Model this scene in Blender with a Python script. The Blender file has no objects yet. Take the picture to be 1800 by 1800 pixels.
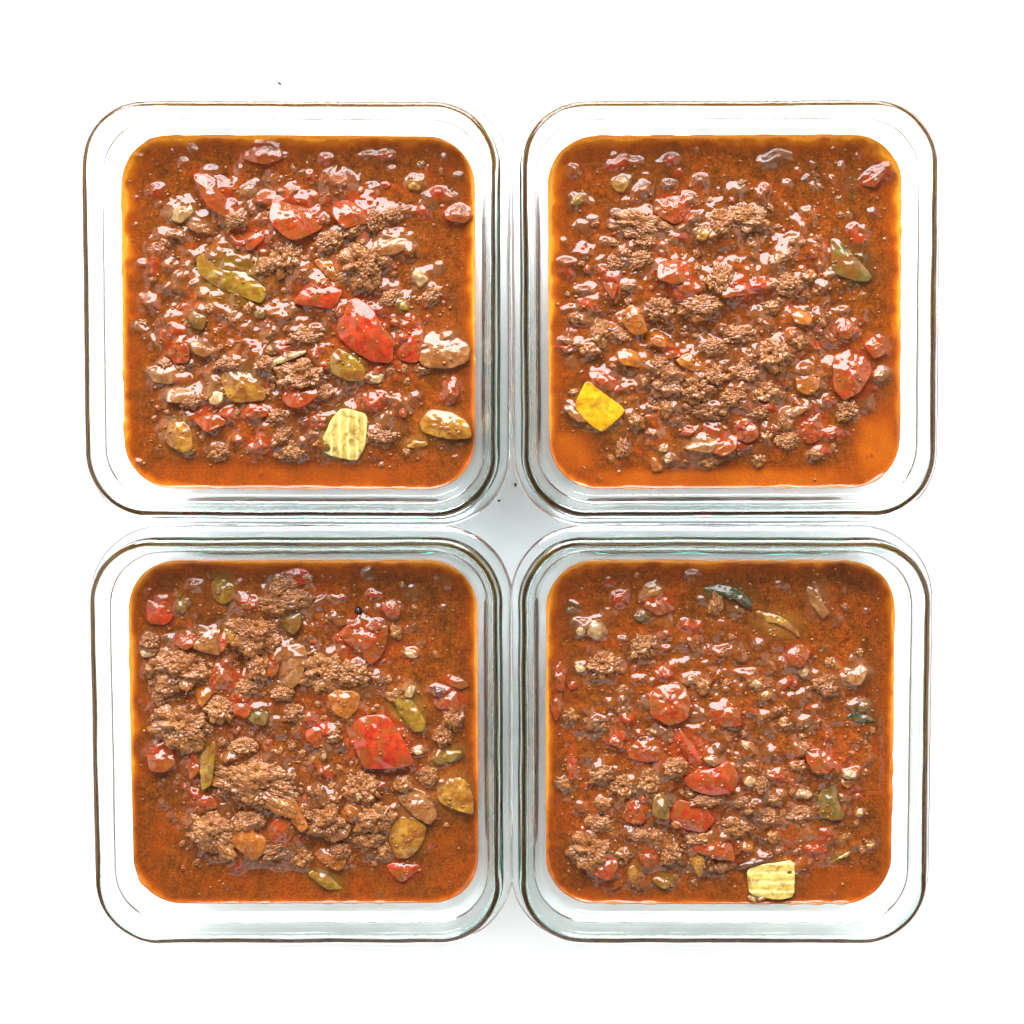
import bpy, bmesh, math, random
import numpy as np
from mathutils import Vector, noise as mnoise

# ------------------------------------------------------------------ camera
SC = bpy.context.scene
COL = SC.collection
ZR = 0.058            # height of the glass rims above the table
ZS = 0.0385           # level of the chili in the dishes
HCAM = 0.60           # camera height above the rims
F = 2814.0            # focal length in pixels of the 1800 px photograph
TILT = math.radians(3.2)
SHX = -100 / 1800.0
SHY = (F * math.tan(TILT) - 200) / 1800.0
CAM = Vector((0.0213, 0.0426, ZR + HCAM))

cd = bpy.data.cameras.new('camera')
cd.sensor_width = 36.0
cd.lens = F / 1800.0 * 36.0
cd.shift_x, cd.shift_y = SHX, SHY
cd.clip_start, cd.clip_end = 0.01, 50.0
cam = bpy.data.objects.new('camera', cd)
COL.objects.link(cam)
cam.location = CAM
cam.rotation_euler = (-TILT, 0, 0)
SC.camera = cam


def at(px, py, z):
    """photo pixel -> world point on the horizontal plane z"""
    x = (px - 900) / F + SHX * 1800 / F
    y = -(py - 900) / F + SHY * 1800 / F
    c, s = math.cos(-TILT), math.sin(-TILT)
    d = Vector((x, y * c + s, y * s - c))
    k = (z - CAM.z) / d.z
    return CAM + d * k


# ------------------------------------------------------------------ light
world = bpy.data.worlds.new('World')
SC.world = world
world.use_nodes = True
bg = world.node_tree.nodes['Background']
bg.inputs['Color'].default_value = (1.0, 0.985, 0.965, 1)
bg.inputs['Strength'].default_value = 0.27


def area(name, loc, target, sx, sy, power, color):
    l = bpy.data.lights.new(name, 'AREA')
    l.shape = 'RECTANGLE'
    l.size, l.size_y = sx, sy
    l.energy = power
    l.color = color
    o = bpy.data.objects.new(name, l)
    COL.objects.link(o)
    o.location = loc
    d = Vector(target) - Vector(loc)
    o.rotation_euler = d.to_track_quat('-Z', 'Y').to_euler()
    return o


area('window_light', (-0.12, 1.45, 1.02), (0, 0, 0.03), 2.0, 1.25, 128.0, (0.95, 0.94, 1.0))
# added fill lamps with no visible source, left, right and front
area('fill_light_left', (-1.35, 0.15, 0.95), (0, 0, 0.03), 1.5, 1.0, 8.0, (1.0, 0.99, 0.97))
area('fill_light_right', (1.35, 0.15, 0.95), (0, 0, 0.03), 1.5, 1.0, 8.0, (1.0, 0.99, 0.97))
area('fill_light_front', (0.0, -1.45, 1.0), (0, 0, 0.03), 1.6, 1.0, 9.0, (1.0, 0.99, 0.97))

SC.view_settings.view_transform = 'Standard'
SC.view_settings.look = 'None'
SC.view_settings.exposure = 0.52
SC.view_settings.gamma = 1.0
SC.render.engine = 'CYCLES'
cy = SC.cycles
cy.use_denoising = True
cy.max_bounces = 24
cy.transmission_bounces = 24
cy.glossy_bounces = 8
cy.diffuse_bounces = 6
cy.transparent_max_bounces = 16
cy.caustics_reflective = True
cy.caustics_refractive = True
cy.blur_glossy = 0.3
cy.sample_clamp_indirect = 40.0

rng = random.Random(11)
nrng = np.random.default_rng(5)


# ------------------------------------------------------------------ materials
def new_mat(name):
    m = bpy.data.materials.new(name)
    m.use_nodes = True
    nt = m.node_tree
    return m, nt, nt.nodes['Principled BSDF']


def N(nt, t, **kw):
    n = nt.nodes.new(t)
    for k, v in kw.items():
        setattr(n, k, v)
    return n


def ramp(nt, fac, stops):
    r = N(nt, 'ShaderNodeValToRGB')
    e = r.color_ramp.elements
    e[0].position, e[0].color = stops[0][0], (*stops[0][1], 1)
    e[1].position, e[1].color = stops[-1][0], (*stops[-1][1], 1)
    for p, c in stops[1:-1]:
        q = e.new(p)
        q.color = (*c, 1)
    nt.links.new(fac, r.inputs['Fac'])
    return r.outputs['Color']


def tex_noise(nt, pos, scale, detail=3.0, rough=0.6, dist=0.0):
    n = N(nt, 'ShaderNodeTexNoise')
    n.inputs['Scale'].default_value = scale
    n.inputs['Detail'].default_value = detail
    n.inputs['Roughness'].default_value = rough
    n.inputs['Distortion'].default_value = dist
    nt.links.new(pos, n.inputs['Vector'])
    return n.outputs['Fac']


def mixc(nt, fac, a, b, blend='MIX'):
    m = N(nt, 'ShaderNodeMix', data_type='RGBA', blend_type=blend)
    for sock, v in ((m.inputs[0], fac), (m.inputs[6], a), (m.inputs[7], b)):
        if isinstance(v, bpy.types.NodeSocket):
            nt.links.new(v, sock)
        elif isinstance(v, (int, float)):
            sock.default_value = v
        else:
            sock.default_value = (*v, 1)
    return m.outputs[2]


def pos_of(nt):
    return N(nt, 'ShaderNodeNewGeometry').outputs['Position']


KD = 0.375         # food is darker than the white set


def kd(c):
    return tuple(v * KD for v in c)


SAUCE_BROWN = kd((0.34, 0.082, 0.008))
SAUCE_RED = (0.36, 0.065, 0.008)
FILM = (0.36, 0.11, 0.016)


def food_mat(name, dark, light, scale=350, film=0.25, rough=0.35, sss=0.25, coat=0.8,
             bump=0.25, bump_scale=900, filmcol=FILM, fibre=None, fdir='X'):
    m, nt, b = new_mat(name)
    dark, light, filmcol = kd(dark), kd(light), kd(filmcol)
    p = pos_of(nt)
    f = tex_noise(nt, p, scale, 4, 0.65)
    c = ramp(nt, f, [(0.36, dark), (0.64, light)])
    if fibre:
        w = N(nt, 'ShaderNodeTexWave')
        w.inputs['Scale'].default_value = fibre
        w.bands_direction = fdir
        w.inputs['Distortion'].default_value = 1.6
        w.inputs['Detail'].default_value = 2.0
        w.inputs['Detail Scale'].default_value = 3.0
        tc = N(nt, 'ShaderNodeTexCoord').outputs['Object']
        nt.links.new(tc, w.inputs['Vector'])
        wr = N(nt, 'ShaderNodeMapRange')
        nt.links.new(w.outputs['Fac'], wr.inputs['Value'])
        wr.inputs['From Min'].default_value = 0.55
        wr.inputs['From Max'].default_value = 1.0
        wr.inputs['To Max'].default_value = 0.8
        c = mixc(nt, wr.outputs['Result'], c, tuple(v * 1.2 + 0.06 for v in light))
    if name == 'browned_beef':
        oi = N(nt, 'ShaderNodeObjectInfo')
        mr0 = N(nt, 'ShaderNodeMapRange')
        nt.links.new(oi.outputs['Random'], mr0.inputs['Value'])
        mr0.inputs['To Max'].default_value = 1.0
        c = mixc(nt, mr0.outputs['Result'], c, mixc(nt, 0.5, c, kd((0.40, 0.11, 0.018))))
        v2 = N(nt, 'ShaderNodeTexVoronoi')
        v2.inputs['Scale'].default_value = 420
        nt.links.new(p, v2.inputs['Vector'])
        c = mixc(nt, 0.55, c, ramp(nt, v2.outputs['Color'], [(0.2, (0.70, 0.64, 0.58)), (0.55, (1, 1, 1)), (0.85, (1.25, 1.28, 1.25))]), 'MULTIPLY')
    if film > 0:
        g = tex_noise(nt, p, 190, 3, 0.7, 0.4)
        mr = N(nt, 'ShaderNodeMapRange')
        nt.links.new(g, mr.inputs['Value'])
        mr.inputs['From Min'].default_value = 0.58 - film * 0.5
        mr.inputs['From Max'].default_value = 0.78 - film * 0.25
        c = mixc(nt, mr.outputs['Result'], c, filmcol)
    nt.links.new(c, b.inputs['Base Color'])
    b.inputs['Roughness'].default_value = rough
    b.inputs['Subsurface Weight'].default_value = sss
    b.inputs['Subsurface Radius'].default_value = (1.0, 0.45, 0.2)
    b.inputs['Subsurface Scale'].default_value = 0.0018
    b.inputs['Specular IOR Level'].default_value = 0.0
    b.inputs['Coat Weight'].default_value = coat
    b.inputs['Coat IOR'].default_value = 1.42
    b.inputs['Coat Roughness'].default_value = 0.08
    bn = N(nt, 'ShaderNodeBump')
    bn.inputs['Strength'].default_value = bump
    bn.inputs['Distance'].default_value = 0.0006
    nt.links.new(tex_noise(nt, p, bump_scale, 4, 0.7), bn.inputs['Height'])
    nt.links.new(bn.outputs['Normal'], b.inputs['Normal'])
    bc = N(nt, 'ShaderNodeBump')
    bc.inputs['Strength'].default_value = min(0.2, bump * 0.3)
    bc.inputs['Distance'].default_value = 0.0006
    nt.links.new(tex_noise(nt, p, 420, 2, 0.5), bc.inputs['Height'])
    nt.links.new(bc.outputs['Normal'], b.inputs['Coat Normal'])
    return m


M = {}
M['beef'] = food_mat('browned_beef', (0.34, 0.112, 0.024), (0.84, 0.38, 0.105), 700, 0.46, 0.5, 0.25, 0.95, 0.15, 900)
M['tomato'] = food_mat('stewed_tomato', (0.44, 0.036, 0.006), (0.66, 0.105, 0.018), 260, 0.46, 0.30, 0.35, 1.0, 0.75, 520)
M['red'] = food_mat('red_pepper_skin', (0.46, 0.015, 0.006), (0.86, 0.085, 0.022), 260, 0.40, 0.25, 0.3, 0.9, 0.45, 600)
M['orange'] = food_mat('orange_pepper_flesh', (0.52, 0.12, 0.012), (0.74, 0.25, 0.030), 200, 0.40, 0.30, 0.35, 1.0, 0.5, 560)
M['yellow'] = food_mat('yellow_pepper_skin', (1.00, 0.42, 0.008), (1.30, 0.80, 0.03), 170, 0.24, 0.25, 0.3, 0.6, 0.15, 700)
M['gold'] = food_mat('golden_pepper_flesh', (0.50, 0.21, 0.018), (0.86, 0.47, 0.06), 260, 0.54, 0.30, 0.35, 1.0, 0.6, 560)
CEL = ((0.78, 0.54, 0.09), (1.15, 0.90, 0.27), 300, 0.16, 0.30, 0.35, 0.8, 0.3, 800)
M['celery'] = food_mat('celery_flesh', *CEL, fibre=95, fdir='X')
M['celery_y'] = food_mat('celery_flesh', *CEL, fibre=85, fdir='Y')
M['lime'] = food_mat('green_pepper_flesh', (0.34, 0.20, 0.010), (0.58, 0.40, 0.030), 240, 0.46, 0.30, 0.35, 1.0, 0.5, 600)
M['green'] = food_mat('green_pepper_skin', (0.13, 0.095, 0.014), (0.26, 0.19, 0.035), 260, 0.40, 0.30, 0.2, 0.9, 0.25, 800)
M['skin'] = food_mat('zucchini_skin', (0.045, 0.050, 0.016), (0.13, 0.13, 0.05), 400, 0.1, 0.25, 0.1, 0.9, 0.2, 800)
M['onion'] = food_mat('stewed_onion', (0.44, 0.17, 0.040), (0.76, 0.38, 0.14), 300, 0.56, 0.25, 0.5, 1.0, 0.6, 520)
M['pale'] = food_mat('pale_onion', (0.62, 0.36, 0.12), (0.86, 0.60, 0.28), 240, 0.34, 0.25, 0.5, 1.0, 0.2, 700)
M['plum'] = food_mat('dark_onion_skin', (0.10, 0.035, 0.022), (0.22, 0.09, 0.05), 300, 0.2, 0.25, 0.2, 1.0, 0.2, 700)
M['black'] = food_mat('black_peppercorn', (0.008, 0.007, 0.006), (0.03, 0.027, 0.024), 900, 0.0, 0.35, 0.0, 0.8, 0.5, 1500)


def sauce_mat():
    m, nt, b = new_mat('chili_sauce')
    p = pos_of(nt)
    big = tex_noise(nt, p, 60, 4, 0.6, 0.6)
    c = ramp(nt, big, [(0.30, kd((0.22, 0.062, 0.010))), (0.52, SAUCE_BROWN), (0.72, kd((0.50, 0.088, 0.009)))])
    grain = tex_noise(nt, p, 1300, 3, 0.7)
    c = mixc(nt, 0.65, c, ramp(nt, grain, [(0.34, (0.42, 0.36, 0.32)), (0.5, (1, 1, 1)), (0.66, (1.7, 1.65, 1.5))]), 'MULTIPLY')
    pulp = tex_noise(nt, p, 330, 4, 0.65, 0.5)
    c = mixc(nt, 0.75, c, ramp(nt, pulp, [(0.33, (0.50, 0.46, 0.45)), (0.5, (0.95, 0.95, 0.95)), (0.66, (1.5, 1.45, 1.5))]), 'MULTIPLY')
    # spice specks
    vor = N(nt, 'ShaderNodeTexVoronoi')
    vor.inputs['Scale'].default_value = 520
    nt.links.new(p, vor.inputs['Vector'])
    sp = N(nt, 'ShaderNodeMapRange')
    nt.links.new(vor.outputs['Distance'], sp.inputs['Value'])
    sp.inputs['From Min'].default_value = 0.20
    sp.inputs['From Max'].default_value = 0.12
    sel = N(nt, 'ShaderNodeSeparateColor')
    nt.links.new(vor.outputs['Color'], sel.inputs['Color'])
    gt = N(nt, 'ShaderNodeMath', operation='GREATER_THAN')
    nt.links.new(sel.outputs['Red'], gt.inputs[0])
    gt.inputs[1].default_value = 0.72
    mu = N(nt, 'ShaderNodeMath', operation='MULTIPLY')
    nt.links.new(sp.outputs['Result'], mu.inputs[0])
    nt.links.new(gt.outputs[0], mu.inputs[1])
    spc = ramp(nt, sel.outputs['Green'], [(0.0, (0.05, 0.012, 0.004)), (0.45, kd((0.45, 0.06, 0.01))), (0.8, kd((0.62, 0.30, 0.08)))])
    c = mixc(nt, mu.outputs[0], c, spc)
    # what floats just under the surface (tomato, pepper, beef), laid out with the pieces
    sub = N(nt, 'ShaderNodeAttribute', attribute_name='under')
    c = mixc(nt, sub.outputs['Alpha'], c, sub.outputs['Color'])
    # orange chili oil on the open liquid and along the glass, with window glow painted in there
    oil_glow = N(nt, 'ShaderNodeAttribute', attribute_name='oil_glow')
    oc = ramp(nt, oil_glow.outputs['Fac'], [(0.0, kd((0.28, 0.056, 0.006))), (0.35, kd((0.54, 0.098, 0.006))), (0.7, kd((0.90, 0.24, 0.008))), (1.0, kd((1.55, 0.56, 0.03)))])
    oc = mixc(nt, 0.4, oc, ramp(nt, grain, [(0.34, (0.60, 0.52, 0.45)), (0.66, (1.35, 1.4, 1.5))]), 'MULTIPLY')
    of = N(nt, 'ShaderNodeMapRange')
    nt.links.new(oil_glow.outputs['Fac'], of.inputs['Value'])
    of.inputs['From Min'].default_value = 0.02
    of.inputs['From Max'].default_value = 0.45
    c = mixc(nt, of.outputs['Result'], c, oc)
    nt.links.new(c, b.inputs['Base Color'])
    b.inputs['Roughness'].default_value = 0.25
    b.inputs['Specular IOR Level'].default_value = 0.0
    b.inputs['Coat IOR'].default_value = 1.42
    b.inputs['Subsurface Weight'].default_value = 0.35
    b.inputs['Subsurface Radius'].default_value = (1.0, 0.35, 0.08)
    b.inputs['Subsurface Scale'].default_value = 0.002
    b.inputs['Coat Weight'].default_value = 0.9
    b.inputs['Coat Roughness'].default_value = 0.05
    bn = N(nt, 'ShaderNodeBump')
    bn.inputs['Strength'].default_value = 0.30
    bn.inputs['Distance'].default_value = 0.0006
    nt.links.new(tex_noise(nt, p, 620, 5, 0.75), bn.inputs['Height'])
    nt.links.new(bn.outputs['Normal'], b.inputs['Normal'])
    bc = N(nt, 'ShaderNodeBump')
    bc.inputs['Strength'].default_value = 0.07
    bc.inputs['Distance'].default_value = 0.0006
    nt.links.new(tex_noise(nt, p, 420, 2, 0.5), bc.inputs['Height'])
    nt.links.new(bc.outputs['Normal'], b.inputs['Coat Normal'])
    return m


M['sauce'] = sauce_mat()


def glass_mat():
    m = bpy.data.materials.new('clear_glass')
    m.use_nodes = True
    nt = m.node_tree
    nt.nodes.clear()
    out = N(nt, 'ShaderNodeOutputMaterial')
    g = N(nt, 'ShaderNodeBsdfGlass')
    g.inputs['IOR'].default_value = 1.48
    g.inputs['Roughness'].default_value = 0.0
    g.inputs['Color'].default_value = (0.995, 1.0, 1.0, 1)
    nt.links.new(g.outputs[0], out.inputs['Surface'])
    v = N(nt, 'ShaderNodeVolumeAbsorption')
    v.inputs['Color'].default_value = (0.33, 0.80, 0.75, 1)
    v.inputs['Density'].default_value = 28.0
    nt.links.new(v.outputs[0], out.inputs['Volume'])
    return m


M['glass'] = glass_mat()


def table_mat():
    m, nt, b = new_mat('white_tabletop')
    p = pos_of(nt)
    c = ramp(nt, tex_noise(nt, p, 9, 4, 0.6), [(0.3, (0.84, 0.84, 0.835)), (0.7, (0.87, 0.87, 0.865))])
    nt.links.new(c, b.inputs['Base Color'])
    b.inputs['Roughness'].default_value = 0.45
    bn = N(nt, 'ShaderNodeBump')
    bn.inputs['Strength'].default_value = 0.05
    bn.inputs['Distance'].default_value = 0.0005
    nt.links.new(tex_noise(nt, p, 240, 4, 0.6), bn.inputs['Height'])
    nt.links.new(bn.outputs['Normal'], b.inputs['Normal'])
    return m


M['table'] = table_mat()


# ------------------------------------------------------------------ helpers
def link(name, me, mat=None, parent=None):
    o = bpy.data.objects.new(name, me)
    COL.objects.link(o)
    if mat is not None and len(me.materials) == 0:
        me.materials.append(mat)
    if parent is not None:
        o.parent = parent
    return o


def tag(o, label, cat, group=None):
    o['label'] = label
    o['category'] = cat
    if group:
        o['group'] = group
    return o


def mesh_from(name, v, f, smooth=True):
    me = bpy.data.meshes.new(name)
    me.from_pydata([tuple(q) for q in v], [], f)
    me.update()
    if smooth:
        me.polygons.foreach_set('use_smooth', [True] * len(me.polygons))
    return me


def rsq(half, r, nc=20, ns=22):
    """points of a rounded square, counter-clockwise"""
    pts = []
    s = half - r
    for k in range(4):
        a0 = k * math.pi / 2
        cx, cy_ = [(s, s), (-s, s), (-s, -s), (s, -s)][k]
        for i in range(nc + 1):
            a = a0 + (math.pi / 2) * i / nc
            pts.append((cx + r * math.cos(a), cy_ + r * math.sin(a)))
        nx, ny = [(-s, s), (-s, -s), (s, -s), (s, s)][k]
        a1 = a0 + math.pi / 2
        p0 = pts[-1]
        p1 = (nx + r * math.cos(a1), ny + r * math.sin(a1))
        for i in range(1, ns):
            t = i / ns
            pts.append((p0[0] * (1 - t) + p1[0] * t, p0[1] * (1 - t) + p1[1] * t))
    return pts


def inner_half(z):   # mm -> mm, inside wall of a dish
    if z >= 14:
        return 67.2 + (z - 38.5) * 0.367
    t = (14 - z) / 9.5
    return 58.2 - 9.0 * (1 - math.sqrt(max(0.0, 1 - t * t)))


def inner_r(z):
    return 18.7 + (z - 38.5) * 0.07 if z >= 14 else 17.0


# ------------------------------------------------------------------ table
bm = bmesh.new()
bmesh.ops.create_grid(bm, x_segments=2, y_segments=2, size=1.5)
me = bpy.data.meshes.new('tabletop')
bm.to_mesh(me)
bm.free()
tab = link('tabletop', me, M['table'])
tab['kind'] = 'structure'

# ------------------------------------------------------------------ glass dishes
PROFILE = [(46.0, 0.5, 15), (50.0, 0.45, 16), (52.0, 0.0, 17), (54.4, 0.2, 18), (57.0, 1.4, 19), (58.9, 3.6, 20), (60.2, 7.0, 20.5),
           (61.9, 12, 21), (64.5, 20, 21.6), (67.6, 28.5, 22.2), (70.4, 36.5, 22.7), (71.8, 40.4, 23.0), (72.6, 41.8, 23.4),
           (74.5, 42.3, 24.4), (78.2, 42.5, 26.3), (80.6, 42.8, 27.5), (81.5, 43.6, 28), (81.1, 44.4, 27.7), (78.8, 44.7, 26.6),
           (75.8, 44.9, 25.0), (74.8, 45.3, 24.5), (75.0, 46.4, 24.2), (76.0, 48.6, 24.4), (77.0, 51.0, 24.8), (77.7, 53.0, 25.0), (78.1, 54.6, 25.2), (78.05, 55.8, 25.2), (77.7, 56.8, 24.9),
           (77.0, 57.6, 24.3), (76.3, 57.97, 23.6), (75.8, 58.0, 23.1), (75.1, 57.8, 22.5), (74.35, 57.0, 21.7), (73.9, 55.8, 21.2), (73.3, 54.3, 20.6)]
for z in (51, 47, 43, 40, 38, 35, 30, 24, 18, 14):
    PROFILE.append((inner_half(z), z, inner_r(z)))
for z in (11, 8.5, 6.8, 5.6, 4.9, 4.55):
    PROFILE.append((inner_half(z), z, inner_r(z)))
PROFILE.append((43.0, 4.5, 12))


def dish_mesh(seed):
    v, f = [], []
    n = None
    for half, z, r in PROFILE:
        pts = rsq(half, r)
        n = len(pts)
        for (x, y) in pts:
            # pressed glass is never quite even
            w = 0.0
            if half > 63:
                w = 0.22 * mnoise.noise(Vector((x / 16.0, y / 16.0, seed * 7.3 + z / 20.0)))
                w += 0.07 * mnoise.noise(Vector((x / 5.0, y / 5.0, seed * 3.1 + z / 6.0)))
            k = 1 + w / half
            v.append((x * k / 1000, y * k / 1000, z / 1000 + 0.00002))
    for i in range(len(PROFILE) - 1):
        for j in range(n):
            a, b = i * n + j, i * n + (j + 1) % n
            f.append((a, b, b + n, a + n))
    f.append(tuple(range(n))[::-1])
    last = (len(PROFILE) - 1) * n
    f.append(tuple(range(last, last + n)))
    me = mesh_from('glass_dish', v, f)
    return me


def chaikin(pts, it):
    for _ in range(it):
        q = []
        for i in range(len(pts)):
            a, b = pts[i], pts[(i + 1) % len(pts)]
            q.append((a[0] * .86 + b[0] * .14, a[1] * .86 + b[1] * .14))
            q.append((a[0] * .14 + b[0] * .86, a[1] * .14 + b[1] * .86))
        pts = q
    return pts


def resample(pts, n):
    P = np.array(pts + [pts[0]])
    d = np.r_[0, np.cumsum(np.hypot(*(np.diff(P, axis=0).T)))]
    t = np.linspace(0, d[-1], n, endpoint=False)
    return np.c_[np.interp(t, d, P[:, 0]), np.interp(t, d, P[:, 1])]


def slab_mesh(name, outline, top, depth, edge=0.7, dome=0.4, tilt=(0, 0), rough=0.12, ridge=None, seed=0, n=44, bend=0.0):
    """outline in mm about its own centre; a cut piece of vegetable with rounded edges"""
    O = resample(outline, n)
    R = np.hypot(O[:, 0], O[:, 1]).mean()
    e = min(edge, R * 0.35)
    rings = [(1 - 0.10, -depth), (1.0, -depth * 0.5), (1.0, top - e)]
    for a in (30, 60, 90):
        a = math.radians(a)
        rings.append((1 - e / R * (1 - math.cos(a)), top - e + e * math.sin(a)))
    s0 = 1 - e / R
    w_ = max(3, n // 5)
    ker = np.ones(2 * w_ + 1) / (2 * w_ + 1)
    OS = np.c_[[np.convolve(np.r_[O[-w_:, k_], O[:, k_], O[:w_, k_]], ker, 'valid') for k_ in (0, 1)]].T
    m = 9 if ridge else 8
    for i in range(1, m):
        rings.append((s0 * (1 - i / m), None))
    v, f = [], []
    for s, z in rings:
        f_ = (1 - s / s0) ** 0.42 if z is None else 0.0
        for (x0, y0), (x1, y1) in zip(O, OS):
            x0, y0 = x0 * (1 - f_) + x1 * f_, y0 * (1 - f_) + y1 * f_
            x, y = x0 * s, y0 * s
            if z is None:
                q = s / s0
                zz = top + dome * (1 - q * q)
            else:
                zz = z
            if zz > -depth * 0.4:
                zz += tilt[0] * x + tilt[1] * y - bend * (x * x + y * y) / max(R, 1e-3)
                p = Vector((x / 2.2, y / 2.2, zz / 2.2 + seed * 5.7))
                p2 = Vector((x / 0.9, y / 0.9, zz / 0.9 + seed * 3.7))
                zz += rough * (1.6 * mnoise.noise(p) + 0.7 * mnoise.noise(p2))
                x += rough * 0.9 * mnoise.noise(p + Vector((9, 0, 0)))
                y += rough * 0.9 * mnoise.noise(p + Vector((0, 9, 0)))
                if ridge and (z is None or z > top - e * 0.6):
                    u = x0 * s * math.cos(ridge[0]) + y0 * s * math.sin(ridge[0])
                    zz += ridge[2] * math.cos(2 * math.pi * u / ridge[1])
            v.append((x / 1000, y / 1000, zz / 1000))
    k = len(rings)
    for i in range(k - 1):
        for j in range(n):
            a, b = i * n + j, i * n + (j + 1) % n
            f.append((a, b, b + n, a + n))
    f.append(tuple(range(n))[::-1])
    c = len(v)
    last = (k - 1) * n
    v.append(tuple(np.mean(np.array(v[last:last + n]), axis=0)))
    for j in range(n):
        f.append((last + j, last + (j + 1) % n, c))
    return mesh_from(name, v, f)


def beef_mesh(name, sub, freq, seed, low=0.30):
    bm = bmesh.new()
    bmesh.ops.create_icosphere(bm, subdivisions=sub, radius=1.0)
    o = Vector((seed * 13.1, seed * 7.7, seed * 3.3))
    for w in bm.verts:
        d = w.co.normalized()
        r = 1 + low * mnoise.noise(d * 1.3 + o) + low * 0.9 * mnoise.noise(d * 2.6 + o * 2)
        c = mnoise.voronoi(d * freq + o)[0]
        r += (0.28 - c[0] ** 2 * 1.15) * 1.35 / freq
        c2 = mnoise.voronoi(d * freq * 2.2 + o)[0]
        r += (0.26 - c2[0] ** 2) * 0.62 / freq
        r += 0.10 / freq * mnoise.noise(d * freq * 5.0 + o)
        w.co = d * r
    me = bpy.data.meshes.new(name)
    bm.to_mesh(me)
    bm.free()
    me.polygons.foreach_set('use_smooth', [True] * len(me.polygons))
    me.materials.append(M['beef'])
    return me


BEEF = {'s': [beef_mesh('beef_small', 4, 2.6, i) for i in range(8)],
        'm': [beef_mesh('beef_medium', 6, 4.2, 20 + i) for i in range(8)],
        'l': [beef_mesh('beef_large', 7, 6.5, 40 + i, 0.38) for i in range(6)]}

# ------------------------------------------------------------------ what lies in each dish
# blobs: kind, px, py, width, height, turn (degrees, counter-clockwise), lift in mm
# kinds: B beef, T tomato, N onion, P pale onion, O orange pepper, L lime pepper, G green pepper,
#        D gold pepper, K dark onion skin, S lump coated by the sauce (part of the sauce surface)
# cut pieces: kind, label, category, outline in px, lift, dome, tilt x, tilt y
DISHES = []

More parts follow.
